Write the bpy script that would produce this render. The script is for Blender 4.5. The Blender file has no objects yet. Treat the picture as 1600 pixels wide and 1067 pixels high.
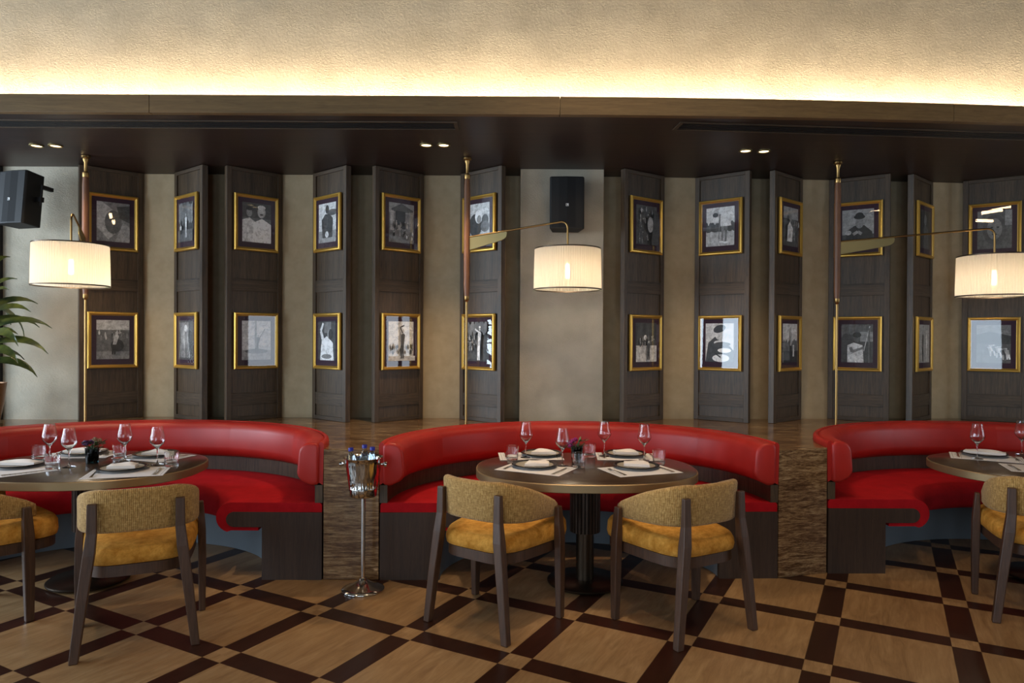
import bpy, bmesh, math, random
from mathutils import Vector, Matrix, Euler
PI = math.pi
S = bpy.context.scene
C = S.collection
rnd = random.Random(7)

# ------------------------------------------------------------------ camera
cd = bpy.data.cameras.new('camera'); cam = bpy.data.objects.new('camera', cd); C.objects.link(cam)
cd.sensor_width = 36.0; cd.lens = 1084.0 / 1600 * 36; cd.clip_start = 0.05
cam.matrix_world = Matrix.Translation((0, 0, 1.55)) @ Matrix.Rotation(PI / 2 - 0.0058, 4, 'X') @ Matrix.Rotation(0.0052, 4, 'Z')
S.camera = cam
# ------------------------------------------------------------------ world, exposure
w = bpy.data.worlds.new('world'); S.world = w; w.use_nodes = True
w.node_tree.nodes['Background'].inputs[0].default_value = (0.55, 0.7, 1, 1)
w.node_tree.nodes['Background'].inputs[1].default_value = 0.02
S.view_settings.view_transform = 'Standard'; S.view_settings.look = 'None'
S.view_settings.gamma = 1.0; S.view_settings.use_curve_mapping = False
S.view_settings.exposure = 0.18
# ------------------------------------------------------------------ lights of the room
WARM = (1.0, 0.71, 0.42); COOL = (0.70, 0.85, 1.0)
def area(name, loc, target, sx, sy, power, col, spread=180):
    l = bpy.data.lights.new(name, 'AREA'); l.shape = 'RECTANGLE'; l.size = sx; l.size_y = sy
    l.energy = power; l.color = col; l.spread = math.radians(spread)
    o = bpy.data.objects.new(name, l); C.objects.link(o); o.location = loc
    d = Vector(target) - Vector(loc); o.rotation_euler = d.to_track_quat('-Z', 'Y').to_euler()
    return o
def spot(name, loc, target, power, col, ang, blend=0.5, rad=0.03):
    l = bpy.data.lights.new(name, 'SPOT'); l.energy = power; l.color = col; l.spot_size = math.radians(ang)
    l.spot_blend = blend; l.shadow_soft_size = rad
    o = bpy.data.objects.new(name, l); C.objects.link(o); o.location = loc
    d = Vector(target) - Vector(loc); o.rotation_euler = d.to_track_quat('-Z', 'Y').to_euler()
    return o
# daylight through the windows of the left and right walls and far behind
for y0, p in ((-4.0, 60), (-2.4, 60), (0.1, 70), (1.6, 80), (3.1, 80), (4.6, 120)):
    area('daylight_left', (-6.93, y0, 1.9), (0, y0, 1.6), 1.0, 2.5, p, COOL)
for y0 in (1.5, 3.6):
    area('daylight_right', (8.43, y0, 1.8), (0, y0, 1.6), 1.5, 2.2, 38, (0.78, 0.88, 1.0))
for x0 in (-2.9, -1.0, 0.9):
    area('daylight_rear', (x0, -5.93, 1.9), (x0, 0, 1.6), 0.9, 2.5, 44, COOL)
# recessed spots of the high ceiling over the tables
for (x, y, tx, ty, p, an) in ((0.45, 3.1, 0.45, 4.2, 70, 60), (0.45, 3.3, 0.47, 4.45, 140, 30), (-2.6, 3.3, -2.6, 4.45, 80, 32), (3.5, 3.3, 3.5, 4.6, 50, 32), (-2.6, 3.1, -2.4, 4.0, 38, 60), (3.5, 3.1, 3.4, 4.2, 30, 60),
                          (-0.9, 2.2, -0.9, 2.9, 62, 58), (1.7, 2.2, 1.8, 3.2, 58, 58)):
    spot('ceiling_spot', (x, y, 4.85), (tx, ty, 0.7), p, WARM if an > 40 else (1.0, 0.84, 0.66), an, 0.6, 0.05)
# warm cove strip behind the beam
def ybeam(x): return 4.445 + 0.0135 * max(0.0, x - 0.2) ** 2
def ywall(x): return 6.15 + 0.009 * max(0.0, x + 0.5) ** 2
xs = [-5.2, -3.6, -2.0, -0.4, 1.2, 2.8, 4.4, 6.0]
for a, b in zip(xs[:-1], xs[1:]):
    m = (a + b) / 2
    o = area('cove_strip', (m, ybeam(m) + 0.285, 3.035), (m, ybeam(m) + 0.285, 3.5), b - a, 0.02, 28, (1.0, 0.80, 0.55))
    ang = math.atan2(ybeam(b) - ybeam(a), b - a)
    o.matrix_world = Matrix.Translation(o.location) @ Matrix.Rotation(ang, 4, 'Z') @ Matrix.Rotation(PI, 4, 'X')

# ------------------------------------------------------------------ materials
def newmat(name):
    m = bpy.data.materials.new(name); m.use_nodes = True
    nt = m.node_tree; return m, nt, nt.nodes['Principled BSDF'], nt.nodes['Material Output']
def setp(b, **k):
    for n, v in k.items(): b.inputs[n.replace('_', ' ')].default_value = v
def rgb(r, g, b): # sRGB 0-255 to linear
    f = lambda c: (c / 255 / 12.92) if c <= 10 else ((c / 255 + .055) / 1.055) ** 2.4
    return (f(r), f(g), f(b), 1)
def plain(name, col, rough=0.5, metal=0.0, **k):
    m, nt, b, o = newmat(name); setp(b, Base_Color=col, Roughness=rough, Metallic=metal, **k); return m
def N(nt, t, **k):
    n = nt.nodes.new(t)
    for a, v in k.items(): setattr(n, a, v)
    return n
def noise(nt, vec, scale, detail=4, rough=0.55, dist=0.0):
    n = N(nt, 'ShaderNodeTexNoise'); n.inputs['Scale'].default_value = scale; n.inputs['Detail'].default_value = detail
    n.inputs['Roughness'].default_value = rough; n.inputs['Distortion'].default_value = dist
    if vec: nt.links.new(vec, n.inputs['Vector'])
    return n.outputs['Fac']
def mapping(nt, scale=(1, 1, 1), rot=(0, 0, 0), loc=(0, 0, 0), src='Object'):
    t = N(nt, 'ShaderNodeTexCoord'); mp = N(nt, 'ShaderNodeMapping')
    mp.inputs['Scale'].default_value = scale; mp.inputs['Rotation'].default_value = rot; mp.inputs['Location'].default_value = loc
    nt.links.new(t.outputs[src], mp.inputs['Vector']); return mp.outputs['Vector']
def ramp(nt, fac, stops):
    r = N(nt, 'ShaderNodeValToRGB'); e = r.color_ramp.elements
    e[0].position, e[0].color = stops[0]; e[1].position, e[1].color = stops[-1]
    for p, c in stops[1:-1]:
        x = e.new(p); x.color = c
    nt.links.new(fac, r.inputs['Fac']); return r.outputs['Color']
def bump(nt, b, h, strength, dist=0.01):
    n = N(nt, 'ShaderNodeBump'); n.inputs['Strength'].default_value = strength; n.inputs['Distance'].default_value = dist
    nt.links.new(h, n.inputs['Height']); nt.links.new(n.outputs['Normal'], b.inputs['Normal'])
def math_(nt, op, a, b=None):
    n = N(nt, 'ShaderNodeMath', operation=op)
    for i, v in enumerate((a, b)):
        if v is None: continue
        if isinstance(v, (int, float)): n.inputs[i].default_value = v
        else: nt.links.new(v, n.inputs[i])
    return n.outputs[0]
def mixc(nt, fac, a, b, mode='MIX'):
    n = N(nt, 'ShaderNodeMix', data_type='RGBA', blend_type=mode)
    if isinstance(fac, (int, float)): n.inputs[0].default_value = fac
    else: nt.links.new(fac, n.inputs[0])
    for i, v in ((6, a), (7, b)):
        if isinstance(v, tuple): n.inputs[i].default_value = v
        else: nt.links.new(v, n.inputs[i])
    return n.outputs[2]
def wood(name, c1, c2, rough=0.45, scale=1.0, axis='Z', bumpy=0.25, spec=0.5):
    m, nt, b, o = newmat(name)
    k = {'Z': (28, 28, 1.6), 'X': (1.6, 28, 28), 'Y': (28, 1.6, 28)}[axis]
    v = mapping(nt, tuple(a * scale for a in k))
    f = noise(nt, v, 1.6, 7, 0.65, 1.2)
    f2 = noise(nt, mapping(nt, tuple(a * scale * 5 for a in k)), 2.2, 3, 0.6)
    s = math_(nt, 'ADD', math_(nt, 'MULTIPLY', f, 0.7), math_(nt, 'MULTIPLY', f2, 0.3))
    col = ramp(nt, s, [(0.32, c1), (0.66, c2)])
    nt.links.new(col, b.inputs['Base Color']); setp(b, Roughness=rough); b.inputs['Specular IOR Level'].default_value = spec
    bump(nt, b, s, bumpy, 0.004); return m
M = {}
M['oak'] = wood('smoked_oak', rgb(42, 32, 22), rgb(98, 79, 58), 0.45)
M['oak_dark'] = wood('smoked_oak_shadow_gap', rgb(30, 25, 21), rgb(48, 41, 34), 0.6)
M['oak_rail'] = wood('smoked_oak_rail', rgb(44, 34, 24), rgb(96, 78, 58), 0.5, axis='X')
M['beam'] = wood('beam_wood', rgb(96, 74, 44), rgb(128, 102, 64), 0.5, axis='X', bumpy=0.1)
M['chair_wood'] = wood('chair_wood', rgb(58, 38, 27), rgb(94, 66, 48), 0.42, bumpy=0.1)
M['base_wood'] = wood('plinth_wood', rgb(48, 34, 26), rgb(70, 52, 40), 0.6, bumpy=0.15)
M['table_wood'] = wood('table_wood', rgb(46, 32, 24), rgb(82, 62, 48), 0.22, axis='X', bumpy=0.05)
def ceiling_mat():
    m, nt, b, o = newmat('ceiling_planks')
    v = mapping(nt, (1.2, 26, 26)); f = noise(nt, v, 1.5, 6, 0.6, 0.6)
    col = ramp(nt, f, [(0.3, rgb(34, 22, 18)), (0.7, rgb(58, 38, 31))])
    t = N(nt, 'ShaderNodeTexCoord'); sp = N(nt, 'ShaderNodeSeparateXYZ'); nt.links.new(t.outputs['Object'], sp.inputs[0])
    fr = math_(nt, 'FRACT', math_(nt, 'MULTIPLY', sp.outputs[1], 7.0)); line = math_(nt, 'LESS_THAN', fr, 0.03)
    col = mixc(nt, math_(nt, 'MULTIPLY', line, 0.6), col, rgb(10, 6, 5))
    nt.links.new(col, b.inputs['Base Color']); setp(b, Roughness=0.42); bump(nt, b, f, 0.08, 0.004); return m
M['ceiling'] = ceiling_mat()
def plaster(name, c1, c2, st=0.5, sc=1.0):
    m, nt, b, o = newmat(name)
    v = mapping(nt)
    big = noise(nt, v, 3.5 * sc, 3, 0.6)
    n1 = noise(nt, v, 55 * sc, 6, 0.65, 0.4)
    n2 = noise(nt, mapping(nt, (1, 1, 2.4)), 60 * sc, 5, 0.65, 0.5)
    patch = noise(nt, mapping(nt, (1, 1, 1.6), loc=(3, 1, 2)), 2.6 * sc, 3, 0.6)
    pr = N(nt, 'ShaderNodeMapRange'); nt.links.new(patch, pr.inputs[0]); pr.inputs[1].default_value = 0.42; pr.inputs[2].default_value = 0.66
    r = N(nt, 'ShaderNodeMapRange'); nt.links.new(n2, r.inputs[0]); r.inputs[1].default_value = 0.40; r.inputs[2].default_value = 0.60
    h = math_(nt, 'ADD', math_(nt, 'MULTIPLY', math_(nt, 'MULTIPLY', r.outputs[0], pr.outputs[0]), 0.45), math_(nt, 'MULTIPLY', n1, 0.7))
    nt.links.new(ramp(nt, big, [(0.3, c1), (0.7, c2)]), b.inputs['Base Color'])
    setp(b, Roughness=0.9); bump(nt, b, h, st, 0.011); return m
M['plaster'] = plaster('rough_plaster', rgb(174, 166, 148), rgb(192, 183, 164), 0.6)
M['plaster_up'] = plaster('rough_plaster_high', rgb(180, 168, 146), rgb(196, 184, 162), 0.42)
M['wallcloth'] = plaster('woven_wallcovering', rgb(176, 158, 126), rgb(188, 170, 138), 0.08, 3)
M['paint'] = plain('pale_blue_grey_paint', rgb(104, 112, 118), 0.7)
M['dark_paint'] = plain('dark_paint', rgb(40, 38, 38), 0.7)
def travertine():
    m, nt, b, o = newmat('travertine')
    f = noise(nt, mapping(nt, (1.6, 7, 20)), 1.6, 9, 0.75, 1.6)
    g = noise(nt, mapping(nt, (9, 40, 90)), 1.7, 5, 0.7, 0.3)
    pits = noise(nt, mapping(nt, (16, 30, 60)), 2.0, 4, 0.6)
    s = math_(nt, 'ADD', math_(nt, 'MULTIPLY', f, 0.65), math_(nt, 'MULTIPLY', g, 0.35))
    col = ramp(nt, s, [(0.34, rgb(52, 34, 22)), (0.46, rgb(98, 70, 46)), (0.54, rgb(146, 116, 82)), (0.64, rgb(186, 160, 122))])
    pit = math_(nt, 'GREATER_THAN', pits, 0.63)
    col = mixc(nt, math_(nt, 'MULTIPLY', pit, 0.5), col, rgb(50, 36, 26))
    nt.links.new(col, b.inputs['Base Color']); setp(b, Roughness=0.16); bump(nt, b, s, 0.10, 0.004); return m
M['travertine'] = travertine()
def leather():
    m, nt, b, o = newmat('red_leather')
    n = noise(nt, mapping(nt), 260, 3, 0.6); g = noise(nt, mapping(nt), 3, 2)
    nt.links.new(ramp(nt, g, [(0.3, rgb(160, 30, 24)), (0.7, rgb(184, 40, 32))]), b.inputs['Base Color'])
    setp(b, Roughness=0.42); b.inputs['Specular IOR Level'].default_value = 0.45; bump(nt, b, n, 0.12, 0.001); return m
M['leather'] = leather()
def velvet(name, c1, c2, sheen, sc):
    m, nt, b, o = newmat(name)
    n = noise(nt, mapping(nt), sc, 6, 0.75, 0.15); n2 = noise(nt, mapping(nt), 400, 2)
    nt.links.new(ramp(nt, n, [(0.36, c1), (0.64, c2)]), b.inputs['Base Color'])
    setp(b, Roughness=0.85); b.inputs['Sheen Weight'].default_value = sheen; b.inputs['Sheen Roughness'].default_value = 0.4
    b.inputs['Sheen Tint'].default_value = c2; b.inputs['Specular IOR Level'].default_value = 0.2
    bump(nt, b, n2, 0.3, 0.002); return m
M['red_fabric'] = velvet('red_seat_fabric', rgb(164, 14, 24), rgb(190, 20, 32), 0.15, 4)
M['mustard'] = velvet('mustard_velvet', rgb(178, 116, 34), rgb(232, 172, 80), 0.5, 12)
def tweed():
    m, nt, b, o = newmat('tan_woven_fabric')
    v = mapping(nt, (1, 1, 1), src='UV')
    sp = N(nt, 'ShaderNodeSeparateXYZ'); nt.links.new(v, sp.inputs[0])
    n = noise(nt, mapping(nt, (150, 34, 1), src='UV'), 1.0, 3, 0.7)
    n3 = noise(nt, mapping(nt, (40, 170, 1), src='UV'), 1.0, 3, 0.7)
    rib = math_(nt, 'SINE', math_(nt, 'MULTIPLY', sp.outputs[0], 2 * PI / 0.0085))
    row = math_(nt, 'SINE', math_(nt, 'MULTIPLY', sp.outputs[1], 2 * PI / 0.006))
    h = math_(nt, 'ADD', math_(nt, 'MULTIPLY', rib, 0.5), math_(nt, 'MULTIPLY', row, 0.25))
    s = math_(nt, 'ADD', math_(nt, 'ADD', math_(nt, 'MULTIPLY', n, 0.6), math_(nt, 'MULTIPLY', n3, 0.4)), math_(nt, 'MULTIPLY', h, 0.10))
    nt.links.new(ramp(nt, s, [(0.30, rgb(112, 78, 34)), (0.5, rgb(178, 136, 72)), (0.68, rgb(222, 184, 118))]), b.inputs['Base Color'])
    setp(b, Roughness=0.9); b.inputs['Sheen Weight'].default_value = 0.2
    bump(nt, b, h, 0.5, 0.002); return m
M['tweed'] = tweed()
M['gold'] = plain('gilt_frame', rgb(222, 176, 82), 0.34, 0.7)
M['brass'] = plain('aged_brass', rgb(166, 132, 82), 0.3, 1.0)
M['brass_dull'] = plain('dull_brass_plate', rgb(150, 134, 92), 0.42, 0.9)
M['bronze_rim'] = plain('bronze_edge', rgb(160, 136, 100), 0.42, 0.7)
M['bronze'] = plain('dark_bronze', rgb(78, 66, 54), 0.34, 0.9)
M['flute'] = plain('fluted_bronze', rgb(70, 56, 46), 0.4, 0.6)
M['tan'] = wood('walnut_grip', rgb(96, 60, 40), rgb(138, 96, 68), 0.4, bumpy=0.1)
M['chrome'] = plain('polished_steel', rgb(205, 203, 200), 0.12, 1.0)
M['steel'] = plain('cutlery_steel', rgb(190, 185, 178), 0.2, 1.0)
M['black'] = plain('black_plastic', rgb(11, 11, 13), 0.6)
M['grille'] = plain('black_grille_cloth', rgb(12, 13, 16), 0.8)
M['white'] = plain('white_mark', rgb(225, 225, 225), 0.5)
M['paper'] = plain('placemat_paper', rgb(226, 222, 222), 0.7)
M['ink'] = plain('printed_ink', rgb(52, 48, 50), 0.7)
M['linen'] = plain('white_linen', rgb(236, 228, 222), 0.85)
M['plate'] = plain('stone_grey_glaze', rgb(168, 160, 146), 0.35)
M['plate_rim'] = plain('black_glaze_rim', rgb(20, 18, 20), 0.25)
M['matboard'] = plain('aubergine_matboard', rgb(58, 30, 48), 0.75)
M['vent'] = plain('vent_black', rgb(16, 13, 14), 0.5)
M['cap'] = plain('blue_cap', rgb(20, 26, 150), 0.35)
M['magenta'] = plain('magenta_petals', rgb(150, 26, 104), 0.6)
M['purple'] = plain('purple_petals', rgb(66, 22, 74), 0.6)
M['beige'] = plain('dusty_beige_petals', rgb(150, 118, 92), 0.7)
M['soil'] = plain('soil', rgb(40, 28, 20), 0.95)
M['copper_pot'] = plain('copper_glaze', rgb(126, 84, 40), 0.4, 0.4)
def leafmat(name, c1, c2):
    m, nt, b, o = newmat(name)
    nt.links.new(ramp(nt, noise(nt, mapping(nt), 9, 3), [(0.35, c1), (0.68, c2)]), b.inputs['Base Color']); setp(b, Roughness=0.4); return m
M['leaf'] = leafmat('variegated_leaf', rgb(26, 46, 18), rgb(96, 104, 44))
M['leaf_small'] = leafmat('small_leaf', rgb(28, 50, 22), rgb(80, 104, 52))
def glass(name, col=(1, 1, 1, 1), ior=1.45, rough=0.0):
    m, nt, b, o = newmat(name); setp(b, Base_Color=col, Roughness=rough, IOR=ior); b.inputs['Transmission Weight'].default_value = 1.0; return m
M['glass'] = glass('clear_glass')
M['tealglass'] = glass('dark_teal_glass', rgb(20, 44, 48), 1.45)
M['bottle_glass'] = glass('bottle_plastic', rgb(225, 235, 245), 1.2)
def pane():
    m, nt, b, o = newmat('picture_glass')
    nt.nodes.remove(b); g = N(nt, 'ShaderNodeBsdfGlossy'); g.inputs['Roughness'].default_value = 0.015
    t = N(nt, 'ShaderNodeBsdfTransparent'); fr = N(nt, 'ShaderNodeFresnel'); fr.inputs['IOR'].default_value = 1.75
    mx = N(nt, 'ShaderNodeMixShader'); ge = N(nt, 'ShaderNodeNewGeometry'); nt.links.new(math_(nt, 'MULTIPLY', fr.outputs[0], math_(nt, 'SUBTRACT', 1.0, ge.outputs['Backfacing'])), mx.inputs[0]); nt.links.new(t.outputs[0], mx.inputs[1]); nt.links.new(g.outputs[0], mx.inputs[2])
    nt.links.new(mx.outputs[0], o.inputs[0]); return m
M['pane'] = pane()
def photo_mat():
    m, nt, b, o = newmat('monochrome_print')
    a = N(nt, 'ShaderNodeAttribute', attribute_name='shade')
    n = noise(nt, mapping(nt), 26, 6, 0.75, 0.6)
    r = N(nt, 'ShaderNodeMapRange'); nt.links.new(n, r.inputs[0]); r.inputs[1].default_value = 0.3; r.inputs[2].default_value = 0.7
    r.inputs[3].default_value = 0.6; r.inputs[4].default_value = 2.3
    v = N(nt, 'ShaderNodeVectorMath', operation='MULTIPLY'); nt.links.new(a.outputs['Color'], v.inputs[0]); nt.links.new(r.outputs[0], v.inputs[1])
    nt.links.new(v.outputs[0], b.inputs['Base Color']); setp(b, Roughness=0.5); return m
M['photo'] = photo_mat()
def emit(name, col, st):
    m, nt, b, o = newmat(name); setp(b, Base_Color=col); b.inputs['Emission Color'].default_value = col; b.inputs['Emission Strength'].default_value = st; return m
M['bulb'] = emit('lamp_bulb_glow', (1, 0.74, 0.42, 1), 22)
M['down_lens'] = emit('downlight_lens_glow', (1, 0.78, 0.46, 1), 3.2)
M['tube'] = emit('chandelier_tube_glow', (1, 0.72, 0.42, 1), 30)
def shade_mat():
    m, nt, b, o = newmat('pleated_cream_shade')
    nt.nodes.remove(b)
    d = N(nt, 'ShaderNodeBsdfDiffuse'); t = N(nt, 'ShaderNodeBsdfTranslucent'); tr = N(nt, 'ShaderNodeBsdfTransparent')
    c = rgb(250, 240, 222); d.inputs[0].default_value = c; t.inputs[0].default_value = c; tr.inputs[0].default_value = (1, 0.9, 0.75, 1)
    m1 = N(nt, 'ShaderNodeMixShader'); m1.inputs[0].default_value = 0.6; nt.links.new(d.outputs[0], m1.inputs[1]); nt.links.new(t.outputs[0], m1.inputs[2])
    m2 = N(nt, 'ShaderNodeMixShader'); m2.inputs[0].default_value = 0.10; nt.links.new(m1.outputs[0], m2.inputs[1]); nt.links.new(tr.outputs[0], m2.inputs[2])
    nt.links.new(m2.outputs[0], o.inputs[0]); return m
M['shade'] = shade_mat()
def floor_mat():
    m, nt, b, o = newmat('inlaid_wood_floor')
    h, cell, bw, th = 1.55, 0.4119, 0.1941, 0.498
    ox, oy = -1.4327 * h, 2.9261 * h; c = cell * h
    t = N(nt, 'ShaderNodeTexCoord'); sp = N(nt, 'ShaderNodeSeparateXYZ'); nt.links.new(t.outputs['Object'], sp.inputs[0])
    X = math_(nt, 'SUBTRACT', sp.outputs[0], ox); Y = math_(nt, 'SUBTRACT', sp.outputs[1], oy)
    ct, st = math.cos(th), math.sin(th)
    U = math_(nt, 'DIVIDE', math_(nt, 'SUBTRACT', math_(nt, 'MULTIPLY', X, ct), math_(nt, 'MULTIPLY', Y, st)), c)
    V = math_(nt, 'DIVIDE', math_(nt, 'ADD', math_(nt, 'MULTIPLY', X, st), math_(nt, 'MULTIPLY', Y, ct)), c)
    def dist(q):
        f = math_(nt, 'FRACT', math_(nt, 'ADD', q, 100.5)); return math_(nt, 'ABSOLUTE', math_(nt, 'SUBTRACT', f, 0.5))
    du, dv = dist(U), dist(V)
    iu = math_(nt, 'LESS_THAN', du, bw / 2); iv = math_(nt, 'LESS_THAN', dv, bw / 2)
    dark = math_(nt, 'ABSOLUTE', math_(nt, 'SUBTRACT', iu, iv)); both = math_(nt, 'MULTIPLY', iu, iv)
    seam = math_(nt, 'MAXIMUM', math_(nt, 'LESS_THAN', math_(nt, 'ABSOLUTE', math_(nt, 'SUBTRACT', du, bw / 2)), 0.0028),
                 math_(nt, 'LESS_THAN', math_(nt, 'ABSOLUTE', math_(nt, 'SUBTRACT', dv, bw / 2)), 0.0028))
    # every big square a board of its own: offset the grain per cell
    cu = math_(nt, 'FLOOR', math_(nt, 'ADD', U, 100)); cv = math_(nt, 'FLOOR', math_(nt, 'ADD', V, 100))
    wn = N(nt, 'ShaderNodeTexWhiteNoise', noise_dimensions='3D'); cb = N(nt, 'ShaderNodeCombineXYZ')
    nt.links.new(cu, cb.inputs[0]); nt.links.new(cv, cb.inputs[1]); nt.links.new(both, cb.inputs[2]); nt.links.new(cb.outputs[0], wn.inputs[0])
    gv = N(nt, 'ShaderNodeCombineXYZ')
    nt.links.new(math_(nt, 'MULTIPLY', U, 7.0), gv.inputs[0]); nt.links.new(math_(nt, 'MULTIPLY', V, 1.15), gv.inputs[1])
    nt.links.new(math_(nt, 'MULTIPLY', wn.outputs[0], 20.0), gv.inputs[2])
    g = noise(nt, gv.outputs[0], 1.6, 8, 0.62, 1.3)
    gv2 = N(nt, 'ShaderNodeCombineXYZ'); nt.links.new(math_(nt, 'MULTIPLY', U, 60.0), gv2.inputs[0]); nt.links.new(math_(nt, 'MULTIPLY', V, 4.0), gv2.inputs[1])
    g2 = noise(nt, gv2.outputs[0], 1.5, 3, 0.6)
    s = math_(nt, 'ADD', math_(nt, 'MULTIPLY', g, 0.75), math_(nt, 'MULTIPLY', g2, 0.25))
    light = ramp(nt, s, [(0.3, rgb(126, 94, 60)), (0.5, rgb(160, 126, 86)), (0.7, rgb(186, 154, 112))])
    light = mixc(nt, 0.25, light, mixc(nt, wn.outputs[0], rgb(118, 88, 58), rgb(178, 144, 102)))
    dk = ramp(nt, s, [(0.3, rgb(40, 20, 12)), (0.7, rgb(60, 34, 22))])
    col = mixc(nt, dark, light, dk); col = mixc(nt, math_(nt, 'MULTIPLY', seam, 0.45), col, rgb(70, 46, 26))
    nt.links.new(col, b.inputs['Base Color'])
    setp(b, Roughness=0.34); b.inputs['Specular IOR Level'].default_value = 0.4; bump(nt, b, s, 0.06, 0.003); return m
M['floor'] = floor_mat()

# ------------------------------------------------------------------ mesh helpers
class MB:
    def __init__(s): s.v = []; s.f = []; s.uv = {}; s.col = {}; s.mi = {}
    def add(s, vs, fs, shade=None, mi=0):
        o = len(s.v); s.v += [tuple(p) for p in vs]
        for f in fs:
            if shade is not None: s.col[len(s.f)] = shade
            s.mi[len(s.f)] = mi
            s.f.append([i + o for i in f])
        return s
    def box(s, a, b, rot=None, at=None):
        x0, y0, z0 = a; x1, y1, z1 = b
        vs = [(x, y, z) for x in (x0, x1) for y in (y0, y1) for z in (z0, z1)]
        if rot is not None:
            vs = [tuple(Vector(at or (0, 0, 0)) + rot @ Vector(p)) for p in vs]
        return s.add(vs, [(0, 1, 3, 2), (4, 6, 7, 5), (0, 4, 5, 1), (2, 3, 7, 6), (0, 2, 6, 4), (1, 5, 7, 3)])
    def rings(s, rings, closed=True, caps=True, loop=False, uv=False):
        n = len(rings[0]); vs = [p for r in rings for p in r]; fs = []
        k = len(rings)
        for i in range(k if loop else k - 1):
            for j in range(n if closed else n - 1):
                a = i * n + j; b_ = i * n + (j + 1) % n; c_ = ((i + 1) % k) * n + (j + 1) % n; d = ((i + 1) % k) * n + j
                fs.append((a, b_, c_, d))
        if caps and closed and not loop:
            fs.append(tuple(reversed(range(n)))); fs.append(tuple(range((k - 1) * n, k * n)))
        return s.add(vs, fs)
    def lathe(s, prof, n=32, c=(0, 0, 0), caps=True, loop=False):
        rr = []
        for r, z in prof: rr.append([(c[0] + r * math.cos(2 * PI * j / n), c[1] + r * math.sin(2 * PI * j / n), c[2] + z) for j in range(n)])
        return s.rings(rr, True, caps, loop)
    def tube(s, pts, r, n=12, caps=True):
        pts = [Vector(p) for p in pts]; rr = []
        up = Vector((0, 0, 1)); prev = None
        for i, p in enumerate(pts):
            t = (pts[min(i + 1, len(pts) - 1)] - pts[max(i - 1, 0)]).normalized()
            if prev is None: a = t.cross(up if abs(t.z) < 0.95 else Vector((1, 0, 0))).normalized()
            else: a = (prev - t * prev.dot(t)).normalized()
            prev = a; b = t.cross(a); q = r[i] if isinstance(r, (list, tuple)) else r
            rr.append([tuple(p + a * q * math.cos(2 * PI * j / n) + b * q * math.sin(2 * PI * j / n)) for j in range(n)])
        return s.rings(rr, True, caps)
    def prism(s, poly, z0, z1):
        n = len(poly)
        return s.add([(x, y, z0) for x, y in poly] + [(x, y, z1) for x, y in poly],
                     [tuple(reversed(range(n))), tuple(range(n, 2 * n))] + [(i, (i + 1) % n, n + (i + 1) % n, n + i) for i in range(n)])
    def build(s, name, mat, parent=None, smooth=False, bevel=0, seg=2, sub=0, angle=40):
        me = bpy.data.meshes.new(name); me.from_pydata(s.v, [], s.f)
        mats = mat if isinstance(mat, (list, tuple)) else [mat]
        for m in mats: me.materials.append(m)
        for i, m in s.mi.items():
            if m: me.polygons[i].material_index = m
        if s.col:
            a = me.color_attributes.new('shade', 'FLOAT_COLOR', 'CORNER')
            for p in me.polygons:
                c = s.col.get(p.index, (1, 1, 1, 1))
                for li in p.loop_indices: a.data[li].color = c
        if s.uv:
            u = me.uv_layers.new(name='UVMap')
            for p in me.polygons:
                for li in p.loop_indices: u.data[li].uv = s.uv.get(me.loops[li].vertex_index, (0, 0))
        if not s.col:
            bm = bmesh.new(); bm.from_mesh(me); bmesh.ops.recalc_face_normals(bm, faces=bm.faces[:]); bm.to_mesh(me); bm.free()
        if smooth:
            me.polygons.foreach_set('use_smooth', [True] * len(me.polygons))
            if angle < 180: me.set_sharp_from_angle(angle=math.radians(angle))
        o = bpy.data.objects.new(name, me); C.objects.link(o)
        if parent: o.parent = parent
        if bevel:
            b = o.modifiers.new('bevel', 'BEVEL'); b.width = bevel; b.segments = seg; b.limit_method = 'ANGLE'; b.angle_limit = math.radians(50)
            b.harden_normals = False
        if sub:
            d = o.modifiers.new('sub', 'SUBSURF'); d.levels = sub; d.render_levels = sub
        return o
def tag(o, label, cat, group=None, kind=None):
    o['label'] = label
    if kind: o['kind'] = kind
    if cat: o['category'] = cat
    if group: o['group'] = group
    return o
def struct(o, label=None):
    o['kind'] = 'structure'
    if label: o['label'] = label
    return o
def thing(name, label, cat, loc=(0, 0, 0), rz=0, group=None):
    o = bpy.data.objects.new(name, None); C.objects.link(o); o.location = loc; o.rotation_euler = (0, 0, rz)
    o.empty_display_size = 0.1
    return tag(o, label, cat, group)
def dup(root, loc=None, rz=0, label=None, group=None):
    r = root.copy(); C.objects.link(r)
    if loc is not None: r.location = loc
    r.rotation_euler = (0, 0, rz)
    if label: r['label'] = label
    if group: r['group'] = group
    for ch in list(root.children):
        c = ch.copy(); C.objects.link(c); c.parent = r
        for g in ch.children:
            d = g.copy(); C.objects.link(d); d.parent = c
    return r
def rrect(w, h, r, n=5, cx=0, cy=0):
    out = []
    for (sx, sy, a0) in ((1, 1, 0), (-1, 1, 90), (-1, -1, 180), (1, -1, 270)):
        for k in range(n + 1):
            a = math.radians(a0 + 90 * k / n)
            out.append((cx + sx * (w / 2 - r) + r * math.cos(a), cy + sy * (h / 2 - r) + r * math.sin(a)))
    return out
def superell(a, b, n, k=72):
    out = []
    for i in range(k):
        t = 2 * PI * i / k; ct, st = math.cos(t), math.sin(t)
        out.append((a * math.copysign(abs(ct) ** (2 / n), ct), b * math.copysign(abs(st) ** (2 / n), st)))
    return out

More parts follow.
